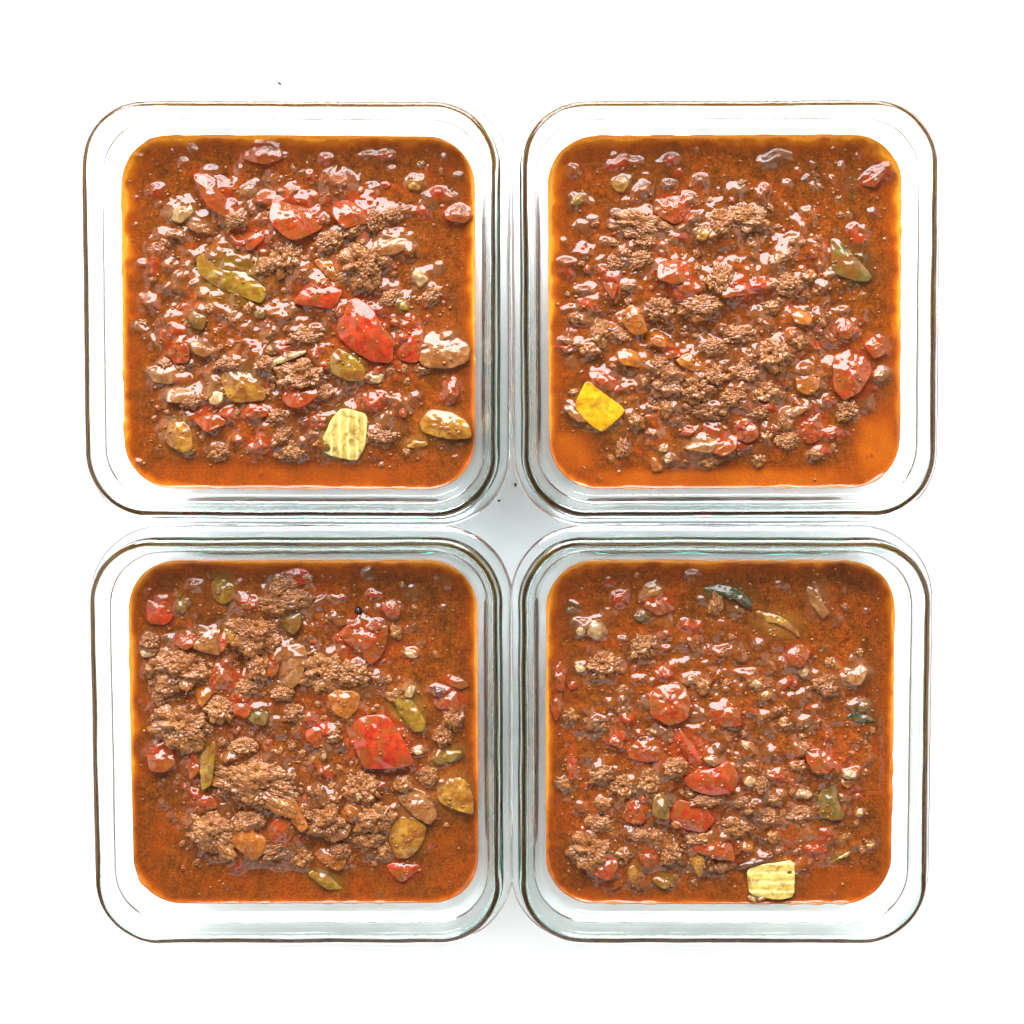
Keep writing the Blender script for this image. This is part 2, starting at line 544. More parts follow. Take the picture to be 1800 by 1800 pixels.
DISHES.append(dict(
    rim=(511, 546), rot=-0.25, phrase='dish with the orange pepper slice at its wall', name_label='square clear glass dish holding chili with an orange pepper slice at the wall',
    bare=0.7, ring=0.62, mound=(500, 560, 240, 250),
    broth=.34, clear=[(520, 840, 330, 36)],
    blobs=[
        ('T', 467, 271, 70, 42, 0, .2), ('P', 320, 373, 48, 38, 10, .6), ('N', 353, 400, 40, 24, 0, .6), ('T', 382, 347, 95, 42, -52, .3),
        ('B', 502, 452, 60, 72, 0, 1.6), ('T', 518, 380, 95, 78, -10, 1.2), ('T', 440, 420, 62, 48, 0, .9), ('S', 273, 467, 26, 26, 0, 1.1),
        ('S', 267, 533, 32, 30, 0, 1.2), ('N', 311, 413, 32, 14, 0, .6), ('S', 449, 373, 22, 18, 0, 1.0), ('S', 462, 364, 20, 20, 0, 1.1),
        ('S', 600, 325, 62, 50, 0, 1.5), ('T', 624, 373, 72, 60, -10, .9), ('D', 729, 322, 34, 26, 0, 1.0), ('S', 771, 340, 30, 28, 0, 1.3),
        ('S', 791, 347, 25, 22, 0, 1.1), ('T', 804, 377, 50, 36, -10, .9), ('T', 680, 273, 32, 20, 20, .4), ('S', 644, 275, 36, 16, 15, 1.0),
        ('S', 575, 280, 28, 24, 0, 1.1), ('B', 624, 404, 42, 26, 15, 1.2), ('B', 660, 389, 34, 40, 0, .9), ('B', 691, 378, 34, 26, 0, .7),
        ('S', 742, 375, 32, 24, 0, 1.1), ('N', 689, 431, 76, 42, 10, 1.0), ('B', 640, 470, 80, 74, 0, 2.4), ('B', 584, 427, 52, 36, 20, 1.6),
        ('P', 738, 487, 32, 36, 0, .9), ('B', 760, 520, 38, 26, 35, .9), ('B', 687, 524, 42, 28, 30, .9), ('S', 669, 507, 22, 20, 0, .9),
        ('L', 709, 538, 22, 20, 0, .7), ('N', 289, 658, 58, 36, 0, .7), ('N', 322, 693, 62, 34, 0, .8), ('B', 340, 705, 34, 26, 0, 1.0),
        ('P', 380, 691, 28, 56, 10, 1.2), ('T', 373, 733, 64, 46, 0, .9), ('B', 489, 731, 36, 26, 0, 1.2), ('T', 451, 724, 46, 26, 10, .8),
        ('B', 384, 793, 38, 34, 0, .8), ('B', 500, 764, 54, 36, 20, 1.0), ('T', 462, 784, 46, 34, 0, .5), ('S', 418, 776, 22, 22, 0, 1.2),
        ('L', 333, 794, 26, 12, 15, .6), ('S', 431, 580, 36, 13, 0, 1.0), ('S', 444, 604, 32, 18, -15, 1.0), ('N', 360, 613, 46, 24, -25, .6),
        ('G', 351, 562, 42, 30, -30, .3), ('N', 413, 551, 18, 42, 0, .3), ('S', 495, 558, 42, 26, 0, 1.4), ('G', 460, 552, 26, 20, 0, .3),
        ('B', 540, 591, 60, 36, 0, 1.4), ('P', 513, 627, 62, 13, 22, 1.3), ('P', 662, 664, 28, 20, 0, .9), ('S', 662, 705, 48, 42, 0, 1.7),
        ('S', 698, 702, 36, 28, 0, 1.2), ('S', 729, 698, 22, 18, 0, .9), ('T', 795, 689, 28, 42, -10, .7), ('B', 673, 764, 62, 42, 0, .8),
        ('B', 518, 791, 46, 40, 0, .8), ('D', 731, 778, 42, 24, 0, -.4), ('B', 535, 660, 76, 66, 10, 2.0), ('T', 528, 692, 64, 46, 15, 1.6),
        ('B', 572, 690, 34, 26, 0, 1.2), ('S', 240, 395, 12, 12, 0, .6), ('S', 284, 589, 16, 15, 0, .7), ('S', 258, 593, 14, 14, 0, .7),
        ('S', 233, 636, 10, 10, 0, .6), ('S', 280, 751, 12, 12, 0, .6), ('S', 327, 284, 30, 14, 0, .5), ('B', 290, 640, 20, 16, 0, .6),
        ('B', 405, 640, 46, 22, 0, .9), ('B', 470, 640, 40, 26, 0, 1.0), ('T', 560, 740, 40, 30, 0, .8), ('B', 420, 390, 36, 26, 0, 1.0),
        ('B', 470, 470, 34, 30, 0, .8), ('S', 550, 310, 26, 18, 0, .8), ('S', 690, 300, 20, 14, 0, .7), ('S', 300, 470, 22, 20, 0, .8),
        ('S', 330, 485, 20, 24, 0, .8), ('S', 360, 520, 24, 20, 0, .9), ('S', 820, 655, 16, 12, 0, .6), ('B', 745, 650, 30, 16, 0, .7),
    ],
    cuts=[
        ('lime', 'green_pepper_piece', 'long olive pepper wedge with a lime tip under sauce, left of the beef', 'pepper',
         [(345, 450), (375, 440), (410, 462), (455, 495), (474, 512), (462, 536), (430, 524), (380, 505), (348, 480)], .5, .9, 0, .04),
        ('orange', 'orange_pepper_piece', 'small orange pepper wedge pressed against a pale beef crumble', 'pepper',
         [(550, 458), (575, 450), (600, 468), (602, 500), (585, 495), (565, 478)], 2.0, .4, 0, -.12),
        ('red', 'red_pepper_piece', 'fan shaped orange-red pepper piece touching a larger red one', 'pepper',
         [(515, 535), (530, 512), (560, 500), (585, 503), (606, 512), (590, 545), (555, 540)], 2.0, .9, 0, -.10),
        ('red', 'red_pepper_piece', 'large deep red pepper chunk rising steeply beside the fan shaped piece', 'pepper',
         [(600, 535), (628, 522), (655, 540), (672, 572), (694, 600), (692, 640), (655, 636), (622, 618), (592, 588)], 2.6, .9, .0, .10),
        ('red', 'red_pepper_piece', 'red pepper strip next to the big coated onion slab', 'pepper',
         [(700, 598), (735, 568), (748, 585), (738, 640), (694, 632)], 1.8, .6, 0, .05),
        ('onion', 'onion_piece', 'wide sauce coated onion slab lying against the glass wall', 'onion',
         [(735, 595), (765, 578), (800, 590), (827, 606), (827, 636), (790, 650), (740, 645)], 1.6, .6, -.02, -.22),
        ('lime', 'celery_piece', 'bright lime green pepper square in sauce', 'pepper',
         [(579, 628), (596, 611), (622, 626), (645, 648), (641, 672), (610, 670), (583, 656)], 1.8, .3, .04, .12),
        ('celery', 'celery_piece', 'pale ridged celery stump standing at the edge of the beef heap', 'celery',
         [(562, 786), (582, 738), (602, 716), (648, 728), (642, 788), (627, 812), (575, 800)], 1.9, .3, .0, .10),
        ('gold', 'orange_pepper_piece', 'curved orange yellow pepper slice resting against the glass wall', 'pepper',
         [(738, 742), (756, 718), (798, 724), (829, 746), (832, 770), (800, 774), (760, 766), (742, 758)], 1.9, .9, 0, -.12),
        ('gold', 'yellow_pepper_piece', 'golden pepper cube with a sauce glazed top amid onion slivers', 'pepper',
         [(388, 668), (396, 648), (416, 640), (448, 660), (468, 678), (468, 705), (405, 709)], 1.8, .3, .0, -.10),
        ('gold', 'yellow_pepper_piece', 'amber pepper wedge in the open liquid near the rounded glass corner', 'pepper',
         [(298, 738), (312, 724), (336, 752), (342, 790), (326, 798), (300, 786), (288, 770)], 1.6, .6, .08, .02),
        ('tomato', 'tomato_chunk', 'upright red tomato wedge near the glass wall opposite the orange slice', 'tomato',
         [(300, 600), (312, 565), (330, 566), (338, 610), (332, 640), (308, 638), (296, 622)], 1.2, .9, .06, .02),
    ]))

DISHES.append(dict(
    rim=(1282, 545), rot=0.25, phrase='dish with the bright yellow pepper square', name_label='square clear glass dish holding chili with a bright yellow pepper square',
    bare=0.75, ring=0.62, mound=(1250, 570, 240, 220),
    broth=.42, clear=[(1270, 845, 330, 32), (1000, 790, 60, 50), (1545, 790, 60, 90)],
    blobs=[
        ('S', 1009, 300, 24, 22, 0, 1.0), ('S', 1085, 289, 58, 24, 15, 1.2), ('S', 1119, 284, 32, 18, 0, 1.0), ('S', 1177, 284, 30, 24, 0, 1.2),
        ('D', 1092, 324, 32, 28, 20, .8), ('L', 1014, 353, 28, 20, 30, .7), ('S', 1130, 336, 38, 30, 0, 1.3), ('B', 1123, 397, 92, 46, -12, 1.6),
        ('B', 1135, 425, 34, 26, 0, 1.0), ('S', 1231, 320, 30, 28, 0, 1.4), ('S', 1279, 338, 16, 16, 0, .8), ('S', 997, 462, 46, 22, 0, 1.3),
        ('S', 1034, 447, 30, 11, 0, .7), ('B', 1270, 396, 64, 50, 15, 1.4), ('D', 1232, 413, 28, 26, 20, 1.3), ('B', 1308, 386, 74, 48, 0, 1.5),
        ('B', 1097, 447, 26, 22, 0, .9), ('B', 1083, 464, 36, 28, 0, 1.0), ('S', 1059, 475, 26, 24, 0, 1.2), ('B', 1125, 458, 46, 30, 20, 1.0),
        ('T', 1074, 502, 32, 50, 0, .9), ('S', 1028, 511, 40, 22, 5, 1.4), ('N', 1103, 502, 30, 18, 0, .8), ('T', 1185, 480, 66, 46, 10, 1.2),
        ('T', 1202, 508, 54, 50, 0, 1.5), ('B', 1266, 493, 48, 58, 0, 1.6), ('B', 1160, 545, 60, 40, 0, 1.4), ('B', 1230, 540, 70, 40, 0, 1.8),
        ('S', 1028, 538, 30, 24, 0, 1.2), ('S', 1362, 282, 66, 28, 14, 1.4), ('S', 1342, 338, 30, 20, 40, 1.1), ('T', 1542, 309, 62, 28, 35, .8),
        ('S', 1467, 264, 20, 9, 0, .6), ('S', 1507, 275, 12, 10, 0, .6), ('N', 1375, 451, 46, 28, 28, 1.0), ('B', 1384, 502, 62, 42, -15, 1.6),
        ('B', 1418, 490, 32, 30, 0, 1.2), ('T', 1304, 508, 92, 42, 4, 1.6), ('S', 1482, 547, 22, 20, 30, 1.2), ('B', 1356, 542, 28, 24, 0, 1.0),
        ('S', 1407, 400, 18, 24, 0, .7), ('S', 1463, 374, 10, 14, 0, .6), ('S', 1300, 444, 14, 10, 0, .6), ('T', 1057, 670, 52, 38, -25, 1.6),
        ('N', 1014, 727, 50, 22, -35, .9), ('B', 1054, 590, 38, 60, -10, 1.2), ('B', 1037, 616, 32, 28, 0, .9), ('N', 1001, 600, 42, 14, -10, .8),
        ('T', 995, 612, 34, 18, 0, .4), ('B', 1090, 589, 40, 26, -20, 1.2), ('O', 1157, 600, 36, 22, -15, 1.6), ('B', 1010, 560, 24, 22, 0, .9),
        ('O', 1112, 630, 58, 40, 0, 1.2), ('B', 1168, 668, 78, 50, 0, 1.4), ('B', 1223, 682, 62, 50, 0, 1.8), ('B', 1254, 660, 42, 42, 0, 1.8),
        ('B', 1170, 718, 22, 28, 0, .9), ('B', 1117, 740, 32, 24, -30, .9), ('B', 1094, 787, 22, 38, 0, .9), ('O', 1152, 813, 28, 34, 20, -.3),
        ('P', 1166, 787, 20, 18, 0, .7), ('P', 1174, 809, 13, 12, 0, .6), ('N', 1237, 782, 76, 34, 10, 1.2), ('B', 1243, 808, 40, 30, 0, .4),
        ('T', 1210, 760, 26, 15, 0, .7), ('O', 1223, 556, 28, 46, 20, 1.8), ('O', 1407, 560, 40, 26, -20, 1.4), ('O', 1389, 591, 20, 26, 20, 1.3),
        ('T', 1487, 580, 36, 34, 0, .9), ('T', 1538, 611, 48, 38, -15, .9), ('N', 1547, 660, 32, 22, 15, 1.0), ('B', 1356, 624, 56, 58, 20, 1.6),
        ('B', 1307, 654, 62, 46, -5, 2.0), ('B', 1338, 688, 62, 50, 0, 1.8), ('B', 1489, 722, 40, 40, 0, 1.2), ('S', 1456, 707, 18, 17, 0, .9),
        ('N', 1393, 724, 56, 18, 15, 1.3), ('T', 1462, 762, 36, 22, 10, .6), ('B', 1380, 741, 26, 36, 0, 1.0), ('B', 1344, 769, 26, 28, 0, .9),
        ('B', 1384, 773, 46, 34, 0, .9), ('T', 1311, 758, 38, 42, 30, .9), ('T', 1273, 780, 52, 36, 15, 1.0), ('B', 1333, 807, 26, 24, 0, .2),
        ('B', 1431, 798, 26, 20, 0, .2), ('S', 1431, 616, 26, 16, 0, .8), ('B', 1300, 590, 60, 34, 0, 1.6), ('B', 1250, 610, 46, 30, 0, 1.6),
        ('B', 1160, 640, 34, 26, 0, 1.2), ('T', 1180, 620, 40, 26, -15, 1.2), ('B', 1290, 700, 50, 34, 0, 1.4), ('B', 1240, 720, 44, 30, 0, 1.0),
        ('B', 1400, 600, 30, 30, 0, 1.0), ('S', 1540, 375, 12, 9, 0, .5), ('S', 1080, 395, 22, 14, 0, .8), ('S', 1030, 410, 14, 10, 0, .5),
        ('S', 1190, 420, 16, 10, 0, .5), ('S', 1026, 435, 12, 9, 0, .5), ('B', 1120, 570, 24, 30, 0, 1.0), ('B', 1330, 725, 40, 26, 0, 1.0),
    ],
    cuts=[
        ('tomato', 'tomato_chunk', 'glazed orange tomato slab above the pale beef clump', 'tomato',
         [(1146, 352), (1180, 344), (1216, 346), (1216, 372), (1192, 397), (1152, 382)], 1.5, .5, 0, -.22),
        ('green', 'green_pepper_piece', 'dark green pepper triangle with a pale cut edge', 'pepper',
         [(1458, 416), (1476, 418), (1508, 456), (1534, 486), (1526, 497), (1498, 494), (1462, 482)], 1.2, .2, -.06, -.14),
        ('orange', 'orange_pepper_piece', 'orange-red pepper piece with a rounded top left of the beef heap', 'pepper',
         [(1091, 552), (1110, 533), (1130, 552), (1139, 586), (1116, 592), (1096, 574)], 1.9, .6, .04, .08),
        ('yellow', 'yellow_pepper_piece', 'bright yellow flat pepper square floating in the corner', 'pepper',
         [(1031, 666), (1060, 690), (1095, 716), (1098, 726), (1060, 761), (1044, 752), (1026, 737), (1008, 714)], 2.0, .15, .02, .03),
        ('orange', 'orange_pepper_piece', 'orange wedge with a pale glazed back in the beef heap', 'pepper',
         [(1183, 632), (1210, 618), (1230, 632), (1244, 650), (1236, 658), (1200, 648)], 2.4, .3, 0, -.15),
        ('tomato', 'tomato_chunk', 'large soft red tomato chunk near the wall beside a pale onion bit', 'tomato',
         [(1464, 626), (1498, 610), (1530, 624), (1534, 655), (1512, 690), (1482, 706), (1463, 682)], 1.4, .8, -.04, -.04),
        ('orange', 'orange_pepper_piece', 'amber pepper cube with sauce glazed top between beef and tomato', 'pepper',
         [(1396, 657), (1420, 643), (1443, 660), (1441, 682), (1420, 696), (1400, 687)], 1.8, .5, 0, -.06),
        ('tomato', 'tomato_chunk', 'square red tomato chunk under a strip of glazed onion', 'tomato',
         [(1394, 736), (1428, 728), (1444, 722), (1448, 770), (1422, 782), (1400, 768)], 1.3, .6, 0, .05),
    ]))

DISHES.append(dict(
    rim=(521, 1306), rot=0.1, phrase='dish with the big red pepper square', name_label='square clear glass dish holding chili with a big red pepper square and beef clumps',
    bare=1.1, ring=0.36, mound=(500, 1270, 230, 220),
    broth=.12, clear=[(500, 1560, 330, 38), (795, 1500, 50, 75), (270, 1480, 50, 100)],
    blobs=[
        ('L', 320, 1064, 24, 32, 0, -.2), ('B', 496, 1031, 62, 36, 20, 1.3), ('B', 489, 1062, 64, 36, 0, 1.5), ('T', 440, 1058, 32, 26, 0, .9),
        ('B', 453, 1117, 92, 78, -5, 3.4), ('B', 327, 1174, 98, 76, 0, 3.2), ('T', 329, 1127, 38, 26, 0, 1.0), ('T', 396, 1189, 52, 52, 0, 1.6),
        ('T', 397, 1122, 17, 42, 0, 2.2), ('B', 264, 1127, 32, 36, 0, .8), ('P', 262, 1147, 28, 14, 0, .6), ('B', 269, 1176, 28, 28, 0, 1.0),
        ('O', 362, 1218, 38, 40, 0, 1.2), ('B', 287, 1222, 34, 38, 0, 1.0), ('B', 389, 1243, 54, 46, -15, 1.8), ('T', 431, 1236, 52, 46, -30, 1.2),
        ('B', 327, 1275, 104, 72, -15, 2.6), ('G', 460, 1253, 42, 42, 0, .3), ('B', 462, 1172, 44, 54, 0, 2.0), ('T', 484, 1169, 20, 38, 0, 1.8),
        ('B', 524, 1051, 52, 36, 0, 1.4), ('G', 513, 1089, 38, 46, 20, .5), ('S', 660, 1044, 36, 17, -10, 1.3), ('T', 689, 1069, 32, 30, 0, 1.1),
        ('S', 622, 1100, 34, 26, -15, 1.6), ('S', 562, 1082, 24, 20, 0, 1.1), ('S', 542, 1098, 26, 13, -15, 1.1), ('S', 569, 1098, 20, 16, 30, .9),
        ('B', 696, 1109, 22, 30, 10, .9), ('S', 718, 1104, 14, 12, 0, .8), ('P', 724, 1147, 24, 18, -30, 1.0), ('S', 740, 1129, 18, 16, 30, .9),
        ('S', 747, 1109, 11, 10, 0, .6), ('S', 758, 1140, 12, 10, 0, .6), ('B', 571, 1178, 80, 66, 0, 1.8), ('B', 622, 1184, 70, 48, -10, 1.4),
        ('P', 722, 1211, 26, 30, 0, .9), ('K', 771, 1213, 30, 20, 10, 1.2), ('T', 789, 1229, 58, 42, -15, .7), ('T', 800, 1198, 50, 18, -20, .5),
        ('B', 798, 1260, 36, 42, 0, .9), ('B', 778, 1293, 32, 38, 0, 1.1), ('T', 560, 1282, 48, 52, 0, .5), ('T', 284, 1329, 56, 50, 0, .0),
        ('T', 344, 1344, 24, 46, 0, 1.0), ('B', 452, 1374, 160, 92, -14, 3.0), ('T', 360, 1407, 54, 36, -20, .5), ('B', 376, 1461, 98, 74, -15, 2.4),
        ('B', 442, 1440, 56, 34, 0, 2.2), ('B', 480, 1493, 92, 44, 5, .8), ('T', 498, 1456, 42, 60, -20, 1.9), ('B', 400, 1502, 26, 22, 0, .6),
        ('B', 572, 1440, 82, 66, -20, 2.2), ('B', 529, 1504, 42, 44, 0, .8), ('B', 636, 1384, 70, 58, -30, 1.8), ('P', 631, 1391, 12, 20, 20, 3.6),
        ('B', 660, 1434, 66, 60, 0, 2.2), ('O', 620, 1424, 34, 36, 0, 1.4), ('B', 647, 1466, 58, 46, 0, 1.4), ('B', 678, 1494, 28, 36, 0, .5),
        ('B', 753, 1362, 30, 36, 0, 1.4), ('B', 709, 1376, 30, 28, 0, 1.0), ('B', 600, 1491, 34, 30, 0, 1.2), ('L', 571, 1542, 68, 34, -22, -.6),
        ('S', 667, 1571, 14, 14, 0, .5), ('P', 573, 1322, 10, 18, 0, .5), ('K', 604, 1311, 20, 16, 40, .8), ('P', 735, 1318, 24, 12, -15, .8),
        ('L', 784, 1329, 62, 24, 20, .2), ('T', 567, 1349, 13, 13, 0, .6), ('B', 430, 1310, 50, 30, 0, .4), ('B', 520, 1250, 40, 34, 0, .4),
        ('B', 500, 1215, 40, 26, 0, .7), ('B', 440, 1205, 44, 30, 0, 1.0), ('B', 300, 1205, 40, 26, 0, 1.4), ('B', 590, 1400, 30, 26, 0, .8),
        ('T', 660, 1100, 26, 18, 0, 1.2), ('S', 600, 1052, 16, 12, 0, .7), ('B', 540, 1015, 24, 14, 0, .5), ('S', 780, 1070, 14, 11, 0, .7),
        ('S', 770, 1085, 10, 8, 0, .5), ('S', 748, 1075, 14, 13, 0, .7), ('B', 590, 1290, 30, 24, 0, .7), ('B', 690, 1220, 24, 18, 0, .5),
    ],
    cuts=[
        ('red', 'tomato_chunk', 'square red tomato chunk with folded glossy skin by the rounded corner', 'tomato',
         [(257, 1052), (278, 1058), (296, 1043), (305, 1050), (306, 1084), (294, 1099), (262, 1096), (256, 1072)], 1.1, .5, 0, -.05),
        ('lime', 'green_pepper_piece', 'round olive pepper piece covered by sauce near the back wall', 'pepper',
         [(372, 1020), (385, 1003), (405, 1005), (416, 1030), (412, 1055), (392, 1064), (374, 1048)], .3, .7, 0, -.05),
        ('red', 'tomato_chunk', 'red tomato chunk behind a beef clump at the back wall', 'tomato',
         [(492, 1008), (515, 997), (545, 1002), (546, 1024), (515, 1032), (494, 1024)], 1.0, .6, 0, -.05),
        ('gold', 'onion_piece', 'golden onion wedge tucked against a large beef clump', 'onion',
         [(392, 1104), (410, 1088), (422, 1108), (420, 1140), (402, 1128)], 3.2, .3, .05, .05),
        ('onion', 'onion_piece', 'translucent onion petal between two large beef clumps', 'onion',
         [(337, 1138), (354, 1112), (376, 1104), (392, 1108), (390, 1152), (366, 1148)], 3.2, .6, -.08, -.08),
        ('onion', 'onion_piece', 'smooth mauve-tan onion slab standing between beef clumps', 'onion',
         [(492, 1168), (508, 1142), (534, 1132), (542, 1150), (534, 1192), (514, 1212), (490, 1196)], 2.6, .5, .10, .06),
        ('tomato', 'tomato_chunk', 'red triangular tomato chunk pointing towards the beef', 'tomato',
         [(592, 1114), (614, 1094), (648, 1104), (684, 1094), (681, 1130), (668, 1158), (652, 1168), (624, 1142)], 1.3, .5, 0, .06),
        ('orange', 'orange_pepper_piece', 'brownish orange pepper cube above the big red square', 'pepper',
         [(576, 1221), (590, 1209), (622, 1212), (636, 1220), (631, 1246), (611, 1263), (588, 1250)], 1.6, .3, .0, .03),
        ('lime', 'celery_piece', 'slim yellow green celery stick beside the big red square', 'celery',
         [(681, 1217), (694, 1208), (711, 1210), (734, 1243), (751, 1270), (745, 1284), (729, 1287), (702, 1252)], 1.5, .5, 0, .02),
        ('red', 'red_pepper_piece', 'big glossy red pepper square with a clean cut edge', 'pepper',
         [(607, 1266), (640, 1258), (672, 1254), (686, 1262), (702, 1286), (718, 1312), (730, 1343), (692, 1350), (640, 1349), (628, 1322), (612, 1292)], 2.8, 1.1, .0, .04),
        ('lime', 'celery_piece', 'thin green pepper strip alongside the largest beef clump', 'pepper',
         [(356, 1308), (380, 1298), (381, 1330), (376, 1376), (358, 1388), (354, 1350)], 1.2, .5, .06, 0),
        ('orange', 'red_pepper_piece', 'orange-red pepper chunk lying on a beef clump by the open liquid', 'pepper',
         [(399, 1452), (420, 1444), (440, 1444), (450, 1464), (471, 1474), (464, 1500), (448, 1512), (428, 1500), (404, 1478)], 3.6, .4, .0, .08),
        ('orange', 'orange_pepper_piece', 'small orange triangle wedged upright between beef clumps', 'pepper',
         [(509, 1408), (518, 1402), (534, 1428), (545, 1452), (531, 1462), (511, 1440)], 3.0, .2, .04, .06),
        ('onion', 'onion_piece', 'pinkish glazed onion slab with an orange side above the yellow slice', 'onion',
         [(696, 1404), (712, 1394), (724, 1384), (752, 1394), (770, 1434), (756, 1450), (728, 1434)], 2.6, .3, -.04, -.20),
        ('gold', 'zucchini_piece', 'rounded yellow squash slice at the edge of the beef heap', 'squash',
         [(684, 1456), (700, 1434), (735, 1438), (751, 1456), (742, 1486), (720, 1509), (697, 1509), (683, 1482)], 1.9, .5, .03, .08),
        ('gold', 'zucchini_piece', 'large amber squash quarter leaning on the glass wall', 'squash',
         [(768, 1372), (790, 1350), (816, 1364), (836, 1398), (837, 1432), (806, 1424), (774, 1410)], 1.7, .5, .05, -.06),
        ('orange', 'red_pepper_piece', 'small pinkish orange pepper strip at the foot of the beef heap', 'pepper',
         [(552, 1502), (565, 1487), (590, 1496), (611, 1504), (606, 1526), (592, 1531), (560, 1513)], 1.6, .3, 0, -.05),
        ('red', 'tomato_chunk', 'pointed red tomato chunk alone in the clear broth', 'tomato',
         [(676, 1522), (690, 1516), (714, 1518), (739, 1521), (735, 1532), (706, 1553), (692, 1541)], 1.1, .3, 0, .02),
    ]))

